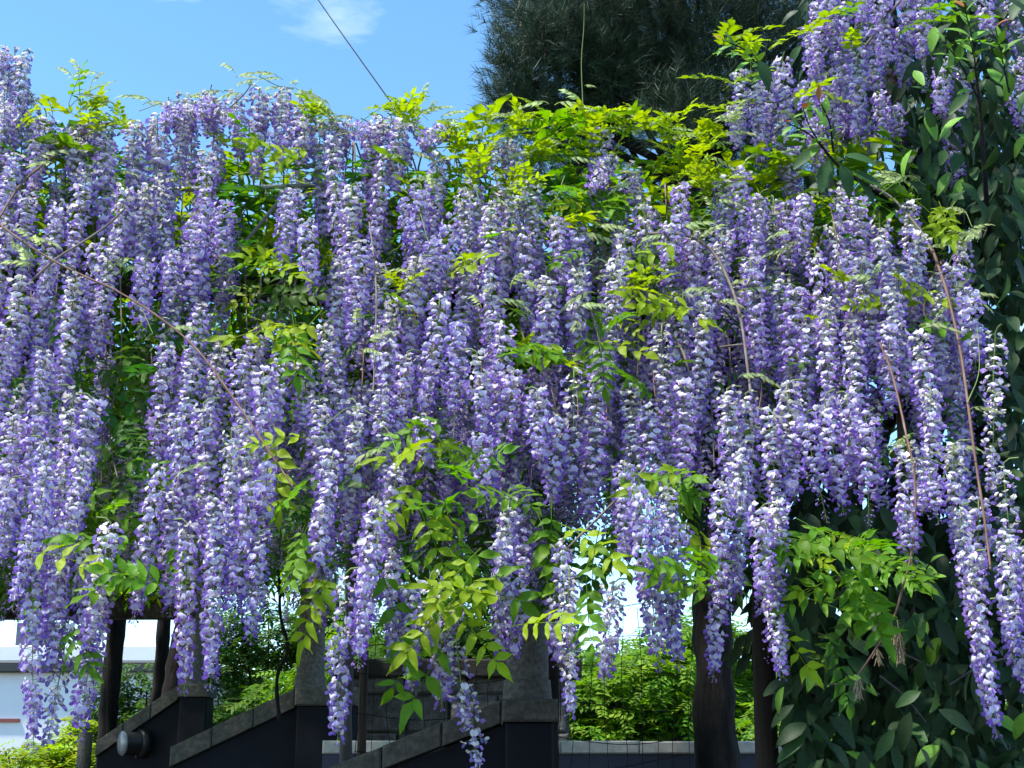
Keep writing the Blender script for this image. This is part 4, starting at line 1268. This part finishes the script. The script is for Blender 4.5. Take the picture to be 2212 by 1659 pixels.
# twigs among the low leaves
for (a, b) in (((1830, 1380), (2010, 1440)), ((1900, 1460), (2000, 1560)), ((1760, 1480), (1900, 1500)), ((2050, 1480), (2180, 1420))):
    branch([P(a[0], a[1], 4.6), P((a[0] + b[0]) / 2, (a[1] + b[1]) / 2 - 10, 4.6), P(b[0], b[1], 4.75)], .004, .003, M_greybark)

# ================================================================== pine behind
def pine():
    Yp = 8.75
    x0 = X_at(1530, Yp, 1600)
    t = thing('pine_tree', 'tall dark pine with dense needle tufts and a thick dark trunk', 'tree', (x0, Yp, 0))
    L = -loc_of(t)
    mb = MB()
    pts = [(x0 + .05 * math.sin(z * .6), Yp, z) for z in np.linspace(-.05, 8.6, 14)]
    tube(mb, spline(pts, 6), .142, .06, 16, wob=.10); o = mb.obj('trunk', M_bark, t); o.location = L
    nd = MB()
    clumps = []
    # clumps on the visible outline (pixel, pixel, radius in m)
    for px, py, r in ((1085, 140, .42), (1075, 205, .36), (1110, 90, .40), (1130, 180, .5), (1150, 60, .42), (1190, 20, .45), (1180, 120, .5), (1090, 240, .35), (1150, 235, .5), (1230, 70, .55),
                      (1230, 190, .6), (1300, 20, .6), (1320, 130, .6), (1310, 230, .6), (1400, 60, .65), (1400, 190, .65), (1490, 20, .6), (1490, 140, .65), (1480, 240, .6), (1570, 80, .65), (1570, 210, .6),
                      (1650, 20, .6), (1650, 150, .65), (1660, 260, .6), (1730, 80, .6), (1740, 200, .6), (1250, -60, .6), (1380, -70, .6), (1520, -90, .6), (1650, -90, .6), (1160, -30, .35), (1800, 20, .6), (1820, 150, .6)):
        clumps.append((P(px + (20 if px < 1200 else 0), py, Yp - .3 + rnd.uniform(-.35, .35)), r * .62))
    for i in range(46):
        a, q = rnd.uniform(0, 6.28), 1.55 * math.sqrt(rnd.random())
        clumps.append((Vector((x0 + .12 + q * math.cos(a) * .92, Yp + .3 + abs(q * math.sin(a)), rnd.uniform(5.75, 8.9))), rnd.uniform(.36, .5)))
    limb_n = 0
    for c, r in clumps:
        if limb_n < 44:
            mb = MB(); zs = max(4.7, c.z - rnd.uniform(.4, 1.0))
            tube(mb, spline([(x0, Yp, zs), ((x0 + c.x) / 2, (Yp + c.y) / 2, zs * .45 + c.z * .55 - .1), c], 4), .032, .010, 6); o = mb.obj('limb', M_bark, t); o.location = L; limb_n += 1
        for k in range(int(125 * (r / .33) ** 1.5)):
            dv = Vector((rnd.gauss(0, 1), rnd.gauss(0, 1), rnd.gauss(.15, 1))).normalized()
            p = c + dv * r * rnd.uniform(.3, .95)
            ax = (dv * .8 + Vector((0, 0, .7))).normalized()
            s1 = ax.cross(Vector((.3, .2, .5))).normalized(); s2 = ax.cross(s1)
            n = 26
            cz = rng.uniform(.4, .98, n); th = rng.uniform(0, 6.283, n)
            A, S1, S2 = np.array(ax), np.array(s1), np.array(s2)
            dd = cz[:, None] * A + np.sqrt(1 - cz ** 2)[:, None] * (np.cos(th)[:, None] * S1 + np.sin(th)[:, None] * S2)
            base = np.array(p) + A * rng.uniform(-.08, .03, n)[:, None]
            tip = base + dd * rng.uniform(.07, .125, n)[:, None]
            sd = np.cross(dd, rng.normal(size=(n, 3))); sd /= np.linalg.norm(sd, axis=1)[:, None]
            v = np.stack([base + sd * .0020, base - sd * .0020, tip], 1).reshape(-1, 3)
            col = np.array([.030, .056, .030]) * rnd.uniform(.7, 1.35) + (np.array([.02, .02, .01]) if rnd.random() < .1 else 0)
            nd.add(v, np.arange(3 * n).reshape(-1, 3), col)
    o = nd.obj('needles', M_needle, t, colors=True, smooth=False); o.location = L; o['kind'] = 'stuff'
    # new shoots standing on the tufts
    for c, r in clumps[:9]:
        for i in range(rnd.choice((1, 2, 3))):
            p = c + Vector((rnd.uniform(-.4, .4) * r, -rnd.uniform(.1, .6) * r, r * .92 + .03))
            hh = rnd.uniform(.035, .06)
            mb = MB(); tube(mb, [p - Vector((0, 0, .05)), p, p + Vector((.002, 0, hh * .7)), p + Vector((.004, 0, hh))], .0075, .003, 5)
            o = mb.obj('candle', M_candle, t); o.location = L
pine()

# ================================================================== background shrubs
SPRAY = []
for q_ in range(4):
    r_ = np.random.default_rng(70 + q_); vv_, ff_ = [], []
    for k in range(5):
        for s_ in (-1, 1):
            b_ = np.array([k * .62, 0, -.03 * k * k]); d_ = np.array([.55, s_ * .8, r_.uniform(-.35, .12)]); d_ /= np.linalg.norm(d_)
            w_ = np.array([-d_[1], d_[0], 0]) * .25
            n0 = len(vv_)
            vv_ += [b_, b_ + d_ * .45 + w_ + [0, 0, .07], b_ + d_ * 1.05, b_ + d_ * .45 - w_ + [0, 0, .07]]
            ff_.append((n0, n0 + 1, n0 + 2, n0 + 3))
    SPRAY.append((np.array(vv_), np.array(ff_)))
def shrub(name, label, cat, px, py_top, Y, rx, colr, n, seed, size=.07, ry=None, stems=3, racemes=0, group='shrubs behind the fence'):
    r = np.random.default_rng(seed)
    x = X_at(px, Y, py_top); zt = Z_at(py_top, Y); ry = ry or rx * .7
    t = thing(name, label, cat, (x, Y, 0), group)
    for i in range(stems):
        a = i * 2.1 + seed
        mb = MB(); tube(mb, spline([(.04 * math.cos(a), .04 * math.sin(a), -.02), (.12 * math.cos(a), .12 * math.sin(a), zt * .4), (rx * .45 * math.cos(a), ry * .45 * math.sin(a), zt * .8)], 4), .025, .01, 6); mb.obj('stem', M_bark, t)
    mb = MB()
    lob = [(r.uniform(-.6, .6) * rx, r.uniform(-.6, .6) * ry, r.uniform(.25, .80) * zt, r.uniform(.28, .5)) for _ in range(26)]
    for i in range(n):
        cx, cy, cz, s = lob[r.integers(len(lob))]
        dv = r.normal(size=3); dv /= np.linalg.norm(dv); q = r.uniform(.4, 1.0) ** .6
        c = np.array([cx + dv[0] * q * s * rx, cy + dv[1] * q * s * ry, max(.05, cz + dv[2] * q * s * min(zt * .5, rx))])
        v, f = SPRAY[r.integers(4)]
        a = r.uniform(0, 6.28)
        A = np.array(frame((math.cos(a), math.sin(a), r.uniform(-.8, .3)), (r.uniform(-.4, .4), r.uniform(-.6, .2), 1))) * size * r.uniform(.8, 1.3)
        col = np.array(colr) * r.uniform(.6, 1.35) * np.array([r.uniform(.8, 1.25), 1, r.uniform(.8, 1.1)])
        mb.add(v @ A.T + c, f, col)
    o = mb.obj('foliage', M_shrub, t, colors=True); o['kind'] = 'stuff'
    if racemes:
        fm = [make_raceme(1200 + i, .3, 'm', hi=False)[0] for i in range(2)]
        for f in fm:
            f.c = [np.clip(c * C(1.2, 1.0, .8), 0, .9) for c in f.c]
        fm = [f.mesh('raceme', M_petal, True) for f in fm]
        for i in range(racemes):
            o = link('raceme', fm[i % 2], t, Matrix.Translation((r.uniform(-.9, .9) * rx, -ry * r.uniform(.85, 1.05), r.uniform(.45, .72) * zt)) @ Matrix.Diagonal((1.3, 1.3, 1.2, 1)))
    return t
G1, G2, G3 = (.15, .29, .03), (.07, .15, .024), (.27, .38, .02)
shrub('shrub', 'bright green leafy shrub behind the fence, right of the widest granite column', 'shrub', 1340, 1270, 13.2, 1.25, G1, 4200, 1)
shrub('shrub', 'green shrub partly hidden behind the thick dark pine trunk', 'shrub', 1600, 1210, 13.6, 1.0, G1, 3000, 2)
shrub('shrub', 'green shrub glimpsed through the dark evergreen leaves', 'shrub', 1830, 1400, 12.5, 1.3, G1, 2500, 3)
shrub('shrub', 'mid green shrub above the old stone wall', 'shrub', 960, 1200, 13.5, 1.3, G2, 4000, 4)
shrub('shrub', 'pale green shrub beside the middle granite column', 'shrub', 790, 1200, 15.0, 1.1, G1, 3000, 5)
shrub('shrub', 'sunlit tall shrub seen left of the middle granite column', 'shrub', 600, 1150, 16.5, 1.1, G2, 3600, 6)
shrub('shrub', 'dusky shrub behind the sloping wall, between two granite columns', 'shrub', 540, 1390, 15.8, .8, G2, 2600, 7)
shrub('shrub', 'low leafy shrub growing right behind the blunt coping end', 'shrub', 585, 1500, 11.9, .30, G2, 420, 8, size=.05)
shrub('shrub', 'shrub showing between the slim dark trunks beside the sloping wall', 'shrub', 330, 1380, 17.5, .9, G2, 2800, 9)
shrub('shrub', 'light green shrub rising behind the granite pillar base', 'shrub', 1120, 1230, 14.5, .9, G1, 2600, 10)
shrub('wisteria_bush', 'bright yellow-green wisteria bush with faded mauve clusters before the white house', 'wisteria', 95, 1545, 16.0, .78, G3, 3600, 12, racemes=8, group=None)
shrub('shrub', 'yellow-green shrub climbing beside the white house wall', 'shrub', 185, 1470, 17.0, .42, G3, 1500, 13)
# far tree line that closes the view
for i in range(7):
    px = -200 + i * 420
    shrub('tree', 'distant green tree of the hedge line beyond the garden shrubs', 'tree', px, 1330 + 30 * math.sin(i * 2), 34 + 3 * (i % 2), 3.6, G2, 1500, 40 + i, size=.22, group='far hedge trees') if px > 300 else None
print('objects', len(bpy.data.objects), 'vine leaves', sum(o.name.startswith('leaf') and not o.name.startswith('leaflet') for o in vine.children), 'racemes', sum(o.name.startswith('raceme') for o in vine.children), sum(len(o.data.polygons) for o in []) )
print('tris', sum(len(m.polygons) for m in bpy.data.meshes))
